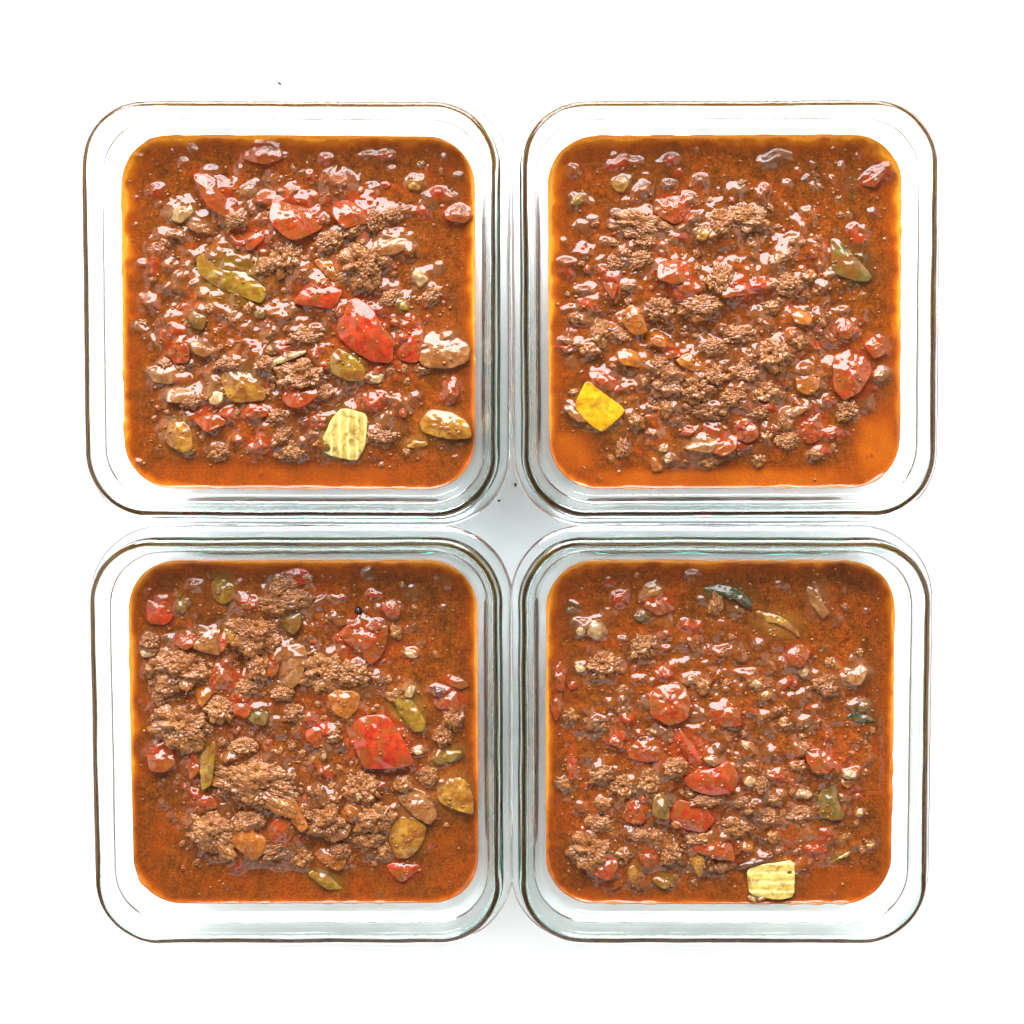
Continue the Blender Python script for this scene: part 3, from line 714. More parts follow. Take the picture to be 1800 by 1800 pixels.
DISHES.append(dict(
    rim=(1273, 1306), rot=-0.1, phrase='dish with the ridged celery square at its wall', name_label='square clear glass dish holding chili with a ridged celery square at the wall',
    bare=0.7, ring=0.42, mound=(1250, 1330, 250, 230),
    broth=.28, clear=[(1490, 1555, 100, 34), (1565, 1400, 20, 200), (1040, 1572, 90, 18)],
    blobs=[
        ('S', 1070, 1020, 20, 16, 0, .8), ('S', 1088, 1053, 42, 34, 0, 1.4), ('D', 1146, 1038, 36, 22, 20, .3), ('T', 1159, 1064, 48, 34, 0, .9),
        ('G', 1130, 1082, 32, 26, 0, .4), ('G', 1008, 1067, 32, 18, 0, .0), ('B', 1257, 1060, 28, 42, 0, .8), ('S', 1214, 1100, 50, 28, 5, 1.5),
        ('P', 1046, 1104, 44, 34, -20, 1.2), ('S', 1094, 1124, 26, 16, 0, 1.1), ('P', 1022, 1106, 20, 22, -20, .9), ('B', 1134, 1136, 50, 46, 0, 1.5),
        ('S', 1168, 1118, 24, 16, 30, .9), ('S', 1172, 1138, 24, 16, 0, 1.0), ('B', 1062, 1167, 58, 48, 0, 1.8), ('P', 1021, 1173, 22, 18, 0, .9),
        ('T', 981, 1187, 26, 54, 0, .7), ('T', 977, 1232, 24, 60, 0, .2), ('N', 1212, 1193, 32, 22, 25, 1.2), ('B', 1234, 1203, 28, 26, 0, .9),
        ('S', 1072, 1231, 21, 16, 0, 1.0), ('S', 1092, 1227, 22, 15, 25, 1.0), ('S', 1101, 1262, 40, 30, 25, 1.5), ('B', 1003, 1258, 32, 32, 0, .9),
        ('S', 1032, 1253, 15, 12, 0, .8), ('T', 1086, 1298, 32, 30, 0, .8), ('T', 1278, 1256, 56, 36, -5, .9), ('S', 1219, 1256, 20, 18, 0, 1.0),
        ('S', 1523, 1071, 15, 14, 0, .9), ('T', 1400, 1149, 50, 40, 20, .7), ('S', 1447, 1136, 12, 11, 0, .7), ('P', 1411, 1178, 19, 22, 0, 1.0),
        ('B', 1449, 1202, 54, 46, -15, 1.3), ('N', 1500, 1184, 56, 38, 10, 1.2), ('G', 1511, 1240, 30, 22, 0, .7), ('S', 1296, 1207, 16, 32, 25, .9),
        ('P', 1324, 1198, 26, 15, -20, .9), ('D', 1344, 1220, 20, 16, 0, .0), ('B', 1380, 1271, 28, 26, 0, .5), ('T', 1436, 1267, 14, 22, 20, .6),
        ('S', 1467, 1300, 12, 12, 0, .8), ('P', 1311, 1308, 18, 15, 0, .9), ('B', 1186, 1344, 42, 36, 0, 1.4), ('N', 1250, 1331, 28, 22, 0, 1.3),
        ('B', 1059, 1358, 48, 34, 10, 1.2), ('B', 1097, 1380, 46, 46, 0, 1.4), ('B', 1141, 1371, 50, 52, 0, 1.4), ('O', 1192, 1442, 26, 20, 0, 1.8),
        ('T', 1003, 1347, 18, 42, 0, .8), ('B', 990, 1376, 32, 26, -20, .9), ('S', 1028, 1379, 15, 14, 0, .9), ('G', 1163, 1411, 46, 50, 0, .9),
        ('B', 1241, 1402, 52, 22, 0, .9), ('B', 1214, 1393, 22, 20, 0, .9), ('B', 1054, 1444, 50, 32, -15, .8), ('B', 1123, 1464, 46, 24, -10, 1.2),
        ('B', 1150, 1467, 30, 28, 0, 1.0), ('B', 1040, 1494, 76, 66, -20, 2.0), ('T', 1062, 1518, 54, 46, 0, 1.6), ('B', 1097, 1500, 30, 28, 0, .9),
        ('T', 1139, 1504, 30, 36, 0, 1.0), ('L', 1168, 1547, 42, 24, -5, -.1), ('B', 1179, 1498, 42, 42, 0, 1.2), ('D', 1114, 1533, 22, 36, 0, -.1),
        ('S', 1281, 1442, 22, 16, 0, 1.0), ('B', 1404, 1344, 30, 20, 0, 1.0), ('P', 1489, 1358, 22, 18, 0, 1.4), ('D', 1491, 1370, 28, 22, 0, .9),
        ('B', 1340, 1376, 36, 38, 0, 1.1), ('P', 1316, 1371, 22, 18, 0, .9), ('P', 1411, 1393, 28, 20, -10, 1.1), ('B', 1407, 1429, 52, 30, 10, 1.1),
        ('B', 1293, 1451, 56, 36, 0, .9), ('B', 1349, 1433, 42, 36, 0, .9), ('B', 1358, 1470, 22, 24, 0, .9), ('D', 1509, 1429, 15, 14, 0, .6),
        ('D', 1504, 1445, 8, 12, 0, .5), ('D', 1529, 1484, 15, 13, 0, .5), ('D', 1482, 1472, 16, 20, 0, .4), ('T', 1431, 1489, 46, 22, 5, .6),
        ('O', 1311, 1487, 26, 18, -20, 1.0), ('N', 1367, 1493, 17, 8, -10, .7), ('L', 1473, 1507, 52, 11, 25, -.1), ('P', 1322, 1580, 18, 10, -30, 1.0),
        ('P', 1338, 1576, 16, 8, 25, 1.6), ('K', 1330, 1511, 92, 13, 18, .3), ('B', 1060, 1410, 30, 22, 0, .7), ('B', 1230, 1470, 50, 28, 0, .6),
        ('B', 1300, 1405, 34, 22, 0, .7), ('B', 1360, 1400, 30, 22, 0, .7), ('B', 1150, 1285, 30, 20, 0, .5), ('B', 1320, 1345, 26, 18, 0, .5),
        ('S', 1330, 1130, 20, 10, 10, .7), ('S', 1020, 1040, 10, 8, 0, .5), ('S', 1100, 1010, 14, 10, 0, .5), ('S', 1190, 1012, 14, 12, 0, .6),
        ('S', 990, 1100, 10, 8, 0, .6), ('S', 1350, 1265, 14, 12, 0, .6), ('S', 1420, 1240, 12, 10, 0, .5), ('B', 1270, 1520, 46, 20, 10, .2),
    ],
    cuts=[
        ('skin', 'zucchini_piece', 'curved dark green zucchini rind catching a pale highlight', 'zucchini',
         [(1236, 1034), (1262, 1026), (1298, 1034), (1320, 1054), (1324, 1068), (1310, 1068), (1288, 1053), (1262, 1044), (1240, 1042)], 1.5, .5, 0, -.14),
        ('gold', 'zucchini_piece', 'curved golden squash rind trailing off the dark green one', 'squash',
         [(1324, 1072), (1350, 1074), (1382, 1088), (1402, 1108), (1407, 1122), (1392, 1112), (1368, 1098), (1332, 1087)], 1.0, .4, 0, -.10),
        ('tomato', 'tomato_chunk', 'rounded red tomato cube with a wet pale top', 'tomato',
         [(1139, 1228), (1154, 1204), (1182, 1198), (1204, 1204), (1215, 1232), (1209, 1262), (1176, 1273), (1142, 1256)], 1.8, .9, 0, -.08),
        ('tomato', 'tomato_chunk', 'arched orange tomato piece with a yellow end beside the red strip', 'tomato',
         [(1104, 1316), (1124, 1294), (1160, 1281), (1174, 1298), (1167, 1336), (1130, 1337), (1106, 1332)], 1.7, .8, 0, -.06),
        ('red', 'red_pepper_piece', 'slender orange-red pepper strip running towards the red wedge', 'pepper',
         [(1177, 1278), (1194, 1275), (1220, 1308), (1237, 1340), (1222, 1347), (1204, 1330), (1188, 1302)], 1.7, .5, .02, .06),
        ('onion', 'onion_piece', 'short tan onion stick lying diagonally in smooth sauce', 'onion',
         [(1416, 1032), (1430, 1019), (1441, 1030), (1444, 1054), (1459, 1078), (1446, 1089), (1424, 1062)], 1.2, .5, 0, -.04),
        ('skin', 'zucchini_piece', 'small dark green rind sliver near the wall under an olive bit', 'zucchini',
         [(1484, 1259), (1500, 1249), (1526, 1257), (1542, 1268), (1512, 1271)], 1.0, .2, 0, .05),
        ('red', 'red_pepper_piece', 'glossy red pepper wedge with a curled rim in the middle of the dish', 'pepper',
         [(1198, 1367), (1222, 1351), (1254, 1347), (1280, 1334), (1298, 1358), (1290, 1390), (1250, 1395), (1214, 1386)], 2.0, .8, .02, .06),
        ('red', 'red_pepper_piece', 'orange-red pepper piece sunk in beef crumbs below the glossy wedge', 'pepper',
         [(1172, 1432), (1192, 1402), (1216, 1408), (1240, 1416), (1257, 1440), (1236, 1462), (1196, 1452)], 1.5, .6, .0, .08),
        ('tomato', 'tomato_chunk', 'small pink tomato cube with wrinkled skin', 'tomato',
         [(1099, 1409), (1118, 1402), (1137, 1405), (1134, 1446), (1112, 1448), (1097, 1440)], 1.5, .3, 0, 0),
        ('tomato', 'tomato_chunk', 'glazed red and yellow tomato slab over a dark hollow', 'tomato',
         [(1214, 1492), (1232, 1474), (1262, 1466), (1288, 1484), (1292, 1510), (1262, 1508), (1238, 1500)], 2.0, .5, 0, -.18),
        ('gold', 'onion_piece', 'pointed yellow onion tip hanging into the broth', 'onion',
         [(1210, 1506), (1224, 1500), (1238, 1502), (1237, 1522), (1231, 1545), (1216, 1522)], 1.5, .3, 0, .08),
        ('tomato', 'tomato_chunk', 'pink crumpled tomato piece beside the dark green pepper', 'tomato',
         [(1411, 1320), (1434, 1312), (1456, 1324), (1468, 1344), (1456, 1358), (1426, 1356)], 1.7, .5, 0, -.08),
        ('green', 'green_pepper_piece', 'olive green pepper chunk with a dull dark skin', 'pepper',
         [(1437, 1402), (1446, 1384), (1462, 1369), (1478, 1396), (1484, 1440), (1460, 1440), (1438, 1434)], 1.3, .4, -.03, -.03),
        ('celery', 'celery_piece', 'pale celery square with white ridges floating by the glass wall', 'celery',
         [(1312, 1528), (1335, 1519), (1364, 1517), (1392, 1512), (1397, 1526), (1396, 1576), (1368, 1581), (1317, 1574)], 1.6, .1, 0, -.03),
    ]))

SHORT = [
    ['long olive pepper wedge', 'small orange wedge on pale beef', 'fan shaped orange-red pepper', 'deep red steep pepper chunk', 'red strip by the onion slab',
     'wide onion slab at the glass', 'bright lime pepper square', 'pale celery stump', 'orange yellow slice at the glass', 'golden glazed pepper cube',
     'amber wedge near the rounded corner', 'upright tomato wedge near the glass'],
    ['glazed orange tomato slab', 'dark green pepper triangle', 'orange-red round topped pepper', 'bright yellow pepper square', 'orange wedge in the beef heap',
     'large soft tomato near the wall', 'amber pepper cube', 'tomato under the onion strip'],
    ['red chunk with folded skin', 'round olive pepper piece', 'red chunk at the back wall', 'golden onion wedge', 'translucent onion petal', 'mauve-tan onion slab',
     'triangular tomato chunk', 'brownish orange pepper cube', 'slim yellow green celery stick', 'big glossy red square', 'thin green strip by the largest beef',
     'orange-red chunk lying on beef', 'small upright orange triangle', 'pinkish onion slab', 'rounded yellow squash slice', 'amber squash quarter at the glass',
     'pinkish orange strip', 'pointed tomato in clear broth'],
    ['curved dark green rind', 'curved golden squash rind', 'rounded tomato cube with wet top', 'arched orange tomato piece', 'slender orange-red strip',
     'tan diagonal onion stick', 'small dark rind sliver', 'glossy red wedge with curled rim', 'orange-red pepper sunk in crumbs', 'pink wrinkled tomato cube',
     'glazed red and yellow tomato', 'pointed yellow onion tip', 'pink crumpled tomato', 'olive green dull pepper chunk', 'ridged celery square'],
]

KIND = {
    'B': ('ground_beef_clump', 'beef', 'beef', 'browned ground beef clump'),
    'T': ('tomato_chunk', 'tomato', 'tomato', 'soft stewed tomato bit'),
    'N': ('onion_piece', 'onion', 'onion', 'glazed tan onion bit'),
    'P': ('onion_piece', 'pale', 'onion', 'pale cream onion bit'),
    'O': ('orange_pepper_piece', 'orange', 'pepper', 'small orange pepper bit'),
    'L': ('green_pepper_piece', 'lime', 'pepper', 'yellow green pepper bit'),
    'G': ('green_pepper_piece', 'green', 'pepper', 'dark olive pepper bit'),
    'D': ('yellow_pepper_piece', 'gold', 'pepper', 'small golden pepper bit'),
    'K': ('onion_piece', 'plum', 'onion', 'dark purplish onion shred'),
}
UNDER = {k: kd(v) for k, v in {'T': (0.58, 0.055, 0.010), 'N': (0.42, 0.17, 0.05), 'P': (0.45, 0.20, 0.06), 'O': (0.50, 0.13, 0.012), 'L': (0.30, 0.18, 0.02),
         'G': (0.13, 0.075, 0.016), 'D': (0.45, 0.19, 0.025), 'K': (0.16, 0.05, 0.02), 'B': (0.26, 0.105, 0.035), 'S': (0.40, 0.10, 0.018)}.items()}
MATK = {'tomato': 'T', 'red': 'T', 'orange': 'O', 'gold': 'D', 'yellow': 'D', 'lime': 'L', 'green': 'G', 'skin': 'G', 'onion': 'N', 'celery': 'L'}


def vnoise(X, Y, cell, seed):
    r = np.random.default_rng(seed).random((128, 128))
    u, v = X / cell + 37.3, Y / cell + 51.7
    i, j = np.floor(u).astype(int), np.floor(v).astype(int)
    fu, fv = u - i, v - j
    fu, fv = fu * fu * (3 - 2 * fu), fv * fv * (3 - 2 * fv)
    g = lambda a, b: r[a % 128, b % 128]
    return (g(i, j) * (1 - fu) + g(i + 1, j) * fu) * (1 - fv) + (g(i, j + 1) * (1 - fu) + g(i + 1, j + 1) * fu) * fv


PXMM = 1000.0 / (F / (HCAM + ZR - ZS))        # mm per photo pixel at the chili


def outline_ellipse(w, h, seed, corners=None, jag=0.16):
    r = random.Random(seed)
    corners = corners or r.choice((4, 5, 5, 6))
    turn = r.uniform(0, 6.28)
    pts = []
    for i in range(corners):
        a = turn + 2 * math.pi * (i + r.uniform(-.28, .28)) / corners
        k = 1 + r.uniform(-jag, jag)
        # squarish
        c, s = math.cos(a), math.sin(a)
        q = 1.12
        pts.append((c * q * k * w / 2, s * q * k * h / 2))
    return chaikin(pts, 2)


def build_dish(idx, D):
    c = at(D['rim'][0], D['rim'][1], ZR)
    cx, cy_ = c.x, c.y
    rz = math.radians(D['rot'])
    me = dish_mesh(idx)
    g = link('glass_dish', me, M['glass'])
    g.location = (cx, cy_, 0)
    g.rotation_euler = (0, 0, rz)
    tag(g, D['name_label'], 'dish', 'square glass dishes of chili')
    ph = D['phrase']

    # ---- sauce surface
    n = 341
    u = np.linspace(-1, 1, n)
    U, V = np.meshgrid(u, u, indexing='xy')
    half = inner_half(ZS * 1000) + 0.55
    rad = inner_r(ZS * 1000) + 0.2
    m = np.maximum(np.abs(U), np.abs(V))
    safe = np.where(m == 0, 1, m)
    du, dv = np.abs(U) / safe, np.abs(V) / safe          # direction on unit square
    s = (half - rad) / half
    r_ = rad / half
    # scale t so that (du*t, dv*t) lies on the rounded unit square
    t = np.ones_like(du)
    corner = (du > s) & (dv > s)
    A = du * du + dv * dv
    B = -2 * s * (du + dv)
    C = 2 * s * s - r_ * r_
    disc = np.maximum(B * B - 4 * A * C, 0)
    t = np.where(corner, (-B + np.sqrt(disc)) / (2 * A), 1.0)
    X = U * t * half
    Y = V * t * half
    wall = (1 - m) * half                                  # approx distance to the glass in mm
    Z = np.zeros_like(X)
    sub = np.zeros((n, n, 4), dtype=np.float32)

    def local(px, py, lift=0.0):
        p = at(px, py, ZS + lift / 1000)
        dx, dy = (p.x - cx) * 1000, (p.y - cy_) * 1000
        return dx * math.cos(-rz) - dy * math.sin(-rz), dx * math.sin(-rz) + dy * math.cos(-rz)

    mx, my = local(D['mound'][0], D['mound'][1])
    mw, mh = D['mound'][2] * PXMM, D['mound'][3] * PXMM
    q = ((X - mx) / mw) ** 2 + ((Y - my) / mh) ** 2
    mound = np.exp(-q * 1.1)
    dens = np.clip(1.25 - q ** 1.6 * 0.55, 0.28, 1)
    clearm = np.zeros_like(X)
    for (px, py, w, h) in D['clear']:
        lx, ly = local(px, py)
        k = np.exp(-(((X - lx) / (w * PXMM * .9)) ** 4 + ((Y - ly) / (h * PXMM * .9)) ** 4))
        clearm = np.maximum(clearm, k)
    dens *= (1 - clearm)
    dens *= np.clip((wall - 3) / 6, 0, 1)
    Z += 3.2 * mound * (1 - clearm)
    Z += 1.6 * mound * (vnoise(X, Y, 17.0, 90 + idx) - .5)
    Z += 1.15 * dens * (1.7 * (vnoise(X, Y, 9.0, 10 + idx) - .5) + 1.7 * (vnoise(X, Y, 4.2, 20 + idx) - .5) + 0.6 * (vnoise(X, Y, 2.0, 30 + idx) - .5))
    Z += 0.10 * (vnoise(X, Y, 7.0, 40 + idx) - .5)

    Xw = X + 1.7 * (vnoise(X, Y, 3.4, 110 + idx) - .5) + 0.9 * (vnoise(X, Y, 1.5, 120 + idx) - .5)
    Yw = Y + 1.7 * (vnoise(X, Y, 3.4, 130 + idx) - .5) + 0.9 * (vnoise(X, Y, 1.5, 140 + idx) - .5)

    def bump(lx, ly, a, b, ang, amp, power=2.0, col=None, cw=0.0, spread=1.0):
        R = max(a, b) * 2.2 * spread
        sel = (np.abs(X - lx) < R) & (np.abs(Y - ly) < R)
        if not sel.any():
            return
        ca, sa = math.cos(ang), math.sin(ang)
        dx, dy = Xw[sel] - lx, Yw[sel] - ly
        e = ((dx * ca + dy * sa) / a) ** 2 + ((-dx * sa + dy * ca) / b) ** 2
        k = np.exp(-(e / spread ** 2) ** (power / 2))
        Z[sel] += amp * k * np.clip(wall[sel] / 2.0, 0.15, 1)
        if col is not None:
            w_ = (cw * np.exp(-(e ** 1.5)))[:, None]
            blk = sub[sel]
            blk[:, :3] = np.where(w_ > blk[:, 3:4] * 0.6, np.array(col, dtype=np.float32), blk[:, :3])
            blk[:, 3:4] = np.maximum(blk[:, 3:4], w_)
            sub[sel] = blk

    # small lumps glazed by the sauce
    r = random.Random(100 + idx)
    cand = 0
    while cand < 420:
        lx, ly = r.uniform(-half + 3, half - 3), r.uniform(-half + 3, half - 3)
        iu = int((lx / half + 1) / 2 * (n - 1))
        iv = int((ly / half + 1) / 2 * (n - 1))
        d = dens[iv, iu]
        cand += 1
        if r.random() > 0.08 + 0.92 * d:
            continue
        a = r.choice((0.45, 0.6, 0.8, 1.0, 1.3)) * r.uniform(.8, 1.2)
        kind = r.choice('BBBTTNDGS')
        bump(lx, ly, a, a * r.uniform(.6, 1), r.uniform(0, 3), a * r.uniform(.45, .8), 2.4, UNDER[kind], r.uniform(.3, .8))
    for _ in range(260):
        lx, ly = r.uniform(-half + 5, half - 5), r.uniform(-half + 5, half - 5)
        iu = int((lx / half + 1) / 2 * (n - 1))
        iv = int((ly / half + 1) / 2 * (n - 1))
        if r.random() > dens[iv, iu] * 1.1:
            continue
        a = r.uniform(1.4, 3.6)
        kind = r.choice('BBBBTNSS')
        bump(lx, ly, a, a * r.uniform(.5, .9), r.uniform(-.6, .6), a * r.uniform(.25, .5), 3.0, UNDER[kind], r.uniform(.3, .85))
    places = []
    for (kind, px, py, w, h, ang, lift) in D['blobs']:
        lx, ly = local(px, py)
        a, b = w * PXMM / 2, h * PXMM / 2
        places.append((lx, ly, max(a, b)))
        if kind == 'S':
            big = min(a, b)
            bump(lx, ly, a * .8, b * .8, math.radians(ang), lift * (0.75 + 0.25 * big), 2.6, UNDER[r.choice('SSTB')], .75)
        else:
            amp = 0.55 * lift + .45 if kind == 'B' else 0.7 * lift + .9
            bump(lx, ly, a, b, math.radians(ang), max(0.25, amp), 3.2, UNDER[kind], .85, 1.08)
    for (mat, name, lab, cat, poly, lift, dome, tx, ty) in D['cuts']:
        px, py = np.mean([q_[0] for q_ in poly]), np.mean([q_[1] for q_ in poly])
        lx, ly = local(px, py)
        a = (max(q_[0] for q_ in poly) - min(q_[0] for q_ in poly)) * PXMM / 2
        b = (max(q_[1] for q_ in poly) - min(q_[1] for q_ in poly)) * PXMM / 2
        places.append((lx, ly, max(a, b)))
        bump(lx, ly, a, b, 0, max(0.25, 0.42 * lift), 3.4, UNDER[MATK[mat]], .7, 1.12)
    # the liquid rounds everything off
    Z += dens * 0.55 * (vnoise(X, Y, 1.25, 150 + idx) - .5)
    for _ in range(3):
        P_ = np.pad(Z, 1, mode='edge')
        P_ = (P_[:-2] + 2 * P_[1:-1] + P_[2:]) / 4
        Z[:] = (P_[:, :-2] + 2 * P_[:, 1:-1] + P_[:, 2:]) / 4
    # liquid climbs the glass a little
    Z += 0.75 * np.exp(-wall / 0.9)
    Z += 0.25 * np.exp(-wall / 0.7) * (vnoise(X, Y, 6, 60 + idx) - .3)
    Z += 1.5 * np.exp(-wall / 0.45) * np.clip(vnoise(X, Y, 5.0, 160 + idx) * .6 + vnoise(X, Y, 9.0, 170 + idx) * .4 - .52, 0, 1) * 3
    zmax = (ZR * 1000 - 5) - ZS * 1000
    Z = np.minimum(Z, zmax)
    # oil, with light through the glass painted into the edge ring
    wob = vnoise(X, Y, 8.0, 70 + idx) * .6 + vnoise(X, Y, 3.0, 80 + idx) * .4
    oil_glow = 0.95 * np.exp(-(wall / (0.8 + 1.5 * wob)) ** 1.5) + D['ring'] * np.exp(-(wall / 7.0) ** 2) * (.3 + wob)
    near = np.clip(0.82 + 0.40 * (Y / half) - 0.10 * X / half, 0.42, 1)        # ring painted brighter towards the window, as if lit through the glass
    oil_glow *= np.where(wall < 12, near, 1)
    oil_glow = np.maximum(oil_glow, clearm * (D['broth'] + 0.20 * (wob - .3)))
    oil_glow *= 1 - 0.75 * np.clip(sub[..., 3] * 1.2, 0, 1) * np.clip(wall / 4, 0, 1)
    oil_glow = np.clip(oil_glow, 0, 1)

    nv = n * n
    verts = np.empty((nv, 3))
    verts[:, 0] = X.ravel() / 1000
    verts[:, 1] = Y.ravel() / 1000
    verts[:, 2] = Z.ravel() / 1000 + ZS
    ii, jj = np.meshgrid(np.arange(n - 1), np.arange(n - 1), indexing='ij')
    a0 = (ii * n + jj).ravel()
    faces = np.c_[a0, a0 + 1, a0 + n + 1, a0 + n]
    # skirt down the inside of the glass
    ring = [j for j in range(n)] + [i * n + n - 1 for i in range(1, n)] + [(n - 1) * n + j for j in range(n - 2, -1, -1)] + [i * n for i in range(n - 2, 0, -1)]
    ring = np.array(ring)
    L = len(ring)
    prev = ring
    add_v, add_f = [], []
    base = nv
    rx, ry = verts[ring, 0] * 1000, verts[ring, 1] * 1000
    for z in (34, 28, 21, 14, 10, 7, 5.2, 4.7):
        k = (inner_half(z) + (0.4 if z > 5 else 0.1)) / half
        add_v.append(np.c_[rx * k / 1000, ry * k / 1000, np.full(L, z / 1000)])
        cur = np.arange(base, base + L)
        add_f.append(np.c_[prev, cur, np.roll(cur, -1), np.roll(prev, -1)])
        prev = cur
        base += L
    verts = np.vstack([verts] + add_v)
    faces = np.vstack([faces] + add_f)
    sm = bpy.data.meshes.new('chili_sauce')
    sm.vertices.add(len(verts))
    sm.vertices.foreach_set('co', verts.astype(np.float32).ravel())
    sm.loops.add(faces.size)
    sm.loops.foreach_set('vertex_index', faces.astype(np.int32).ravel())
    sm.polygons.add(len(faces))
    sm.polygons.foreach_set('loop_start', np.arange(0, faces.size, 4, dtype=np.int32))
    sm.polygons.foreach_set('use_smooth', np.ones(len(faces), dtype=bool))
    sm.update(calc_edges=True)
    at1 = sm.attributes.new('oil_glow', 'FLOAT', 'POINT')
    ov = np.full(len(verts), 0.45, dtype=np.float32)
    ov[:nv] = oil_glow.ravel()
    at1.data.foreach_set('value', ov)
    at2 = sm.attributes.new('under', 'FLOAT_COLOR', 'POINT')
    sv = np.zeros((len(verts), 4), dtype=np.float32)
    sv[:nv] = sub.reshape(-1, 4)
    at2.data.foreach_set('color', sv.ravel())
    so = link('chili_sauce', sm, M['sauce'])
    so.location = (cx, cy_, 0)
    so.rotation_euler = (0, 0, rz)
    tag(so, 'thick reddish brown chili sauce filling the ' + ph, 'sauce', 'chili in the glass dishes')

    def height(lx, ly):
        mm = max(abs(lx), abs(ly)) / half
        iu = int(round((lx / half + 1) / 2 * (n - 1)))
        iv = int(round((ly / half + 1) / 2 * (n - 1)))
        iu, iv = min(max(iu, 0), n - 1), min(max(iv, 0), n - 1)
        return Z[iv, iu]

    def to_world(lx, ly, z):
        return (cx + (lx * math.cos(rz) - ly * math.sin(rz)) / 1000, cy_ + (lx * math.sin(rz) + ly * math.cos(rz)) / 1000, ZS + z / 1000)

    def beef(lx, ly, a, b, ang, lift, label, group, zt=None):
        sz = max(a, b)
        key = 's' if sz < 3.6 else ('m' if sz < 8.0 else 'l')
        o = link('ground_beef_clump', r.choice(BEEF[key]))
        hz = min(a, b) * 0.80
        top = lift + (height(lx, ly) if zt is None else zt)
        o.location = to_world(lx, ly, top - hz * 0.70)
        o.scale = (a / 1000, b / 1000, hz / 1000)
        o.rotation_euler = (r.uniform(-.15, .15), r.uniform(-.15, .15), ang)
        tag(o, label, 'beef', group)
        return o

    cutpos = []
    for j, (mat, name, lab, cat, poly, lift, dome, tx, ty) in enumerate(D['cuts']):
        P = [local(q_[0], q_[1], lift) for q_ in poly]
        mx_, my_ = np.mean([q_[0] for q_ in P]), np.mean([q_[1] for q_ in P])
        rr_ = np.mean([math.hypot(q_[0] - mx_, q_[1] - my_) for q_ in P])
        cutpos.append((mx_, my_, rr_, SHORT[idx][j]))

    used = {}

    def name_it(lab, lx, ly):
        o_ = sorted(cutpos, key=lambda c_: math.hypot(lx - c_[0], ly - c_[1]) - c_[2])
        opts = [lab + ' nearest the ' + o_[0][3]]
        for k_ in (1, 2):
            opts.append(lab + ' between the ' + o_[0][3] + ' and ' + o_[k_][3])
        opts = [q_ for q_ in opts if len(q_.split()) <= 16]
        for q_ in opts:
            if q_ not in used:
                used[q_] = 1
                return q_
        best = min(opts, key=lambda q_: used[q_])
        used[best] += 1
        return best

    def sized(lab, w, h):
        if max(w, h) > 2.3 * min(w, h):
            return 'long thin ' + lab
        if max(w, h) >= 56:
            return 'large ' + lab
        if max(w, h) < 26:
            return 'tiny ' + lab
        return lab

    # ---- pieces
    for i, (kind, px, py, w, h, ang, lift) in enumerate(D['blobs']):
        if kind == 'S':
            continue
        name, mat, cat, lab = KIND[kind]
        lx, ly = local(px, py)
        a, b = w * PXMM / 2, h * PXMM / 2
        size = max(w, h)
        if kind == 'B':
            lab2 = ('big crumbly browned beef clump' if size >= 76 else 'browned ground beef clump' if size >= 40 else 'small browned beef crumble')
            beef(lx, ly, a, b, math.radians(ang), (lift * .65 + .35) * D['bare'], name_it(lab2, lx, ly), lab2 + 's')
            continue
        lx = min(max(lx, -66.8 + a), 66.8 - a)
        ly = min(max(ly, -66.8 + b), 66.8 - b)
        ol = outline_ellipse(w * PXMM, h * PXMM, idx * 1000 + i)
        tl = (r.uniform(-.2, .2), r.uniform(-.5, .02))
        me2 = slab_mesh(name, ol, 0.0, max(1.2, min(a, b) * .8), edge=min(0.9, min(a, b) * .45), dome=min(a, b) * .30,
                        tilt=tl, rough=0.34 if kind == 'T' else 0.24, seed=idx * 100 + i, n=36)
        o = link(name, me2, M[mat])
        o.location = to_world(lx, ly, .12 * lift + .06 + height(lx, ly))
        o.rotation_euler = (0, 0, math.radians(ang) + rz)
        tag(o, name_it(sized(lab.replace('small ', ''), w, h), lx, ly), cat, lab + 's')
    tops = []
    for i, (mat, name, lab, cat, poly, lift, dome, tx, ty) in enumerate(D['cuts']):
        P = [local(q_[0], q_[1], lift) for q_ in poly]
        lx, ly = np.mean([q_[0] for q_ in P]), np.mean([q_[1] for q_ in P])
        ol = chaikin([(q_[0] - lx, q_[1] - ly) for q_ in P], 2)
        ex = max(abs(q_[0]) for q_ in ol)
        ey = max(abs(q_[1]) for q_ in ol)
        lx = min(max(lx, -66.6 + ex), 66.6 - ex)          # pieces stay inside the glass
        ly = min(max(ly, -66.6 + ey), 66.6 - ey)
        rg = None
        if mat == 'celery':
            rg = (math.radians(95 if idx == 3 else 165), 2.9, 0.10)
        if mat not in ('yellow', 'celery'):
            ty -= 0.14 if ty > -.1 else 0.0
            mr_ = np.mean([math.hypot(*q_) for q_ in ol])
            dome = max(dome, {'red': .15, 'tomato': .19, 'orange': .17}.get(mat, .14) * mr_)
        me2 = slab_mesh(name, ol, 0.0, 4.0, edge=0.75 if mat not in ('yellow', 'celery', 'red') else 0.5, dome=dome, tilt=(tx, ty),
                        rough={'tomato': .44, 'onion': .32, 'yellow': .07, 'red': .20, 'celery': .10}.get(mat, .30), ridge=rg,
                        seed=idx * 50 + i, n=72 if rg else 52, bend=0.05 if mat == 'red' else 0.0)
        o = link(name, me2, M['celery_y' if mat == 'celery' and idx == 3 else mat])
        pz = lift * .40 + .12 + height(lx, ly)
        o.location = to_world(lx, ly, pz)
        if mat not in ('yellow', 'celery'):
            tops.append((lx, ly, pz, dome, tx, ty, np.mean([math.hypot(*q_) for q_ in ol])))
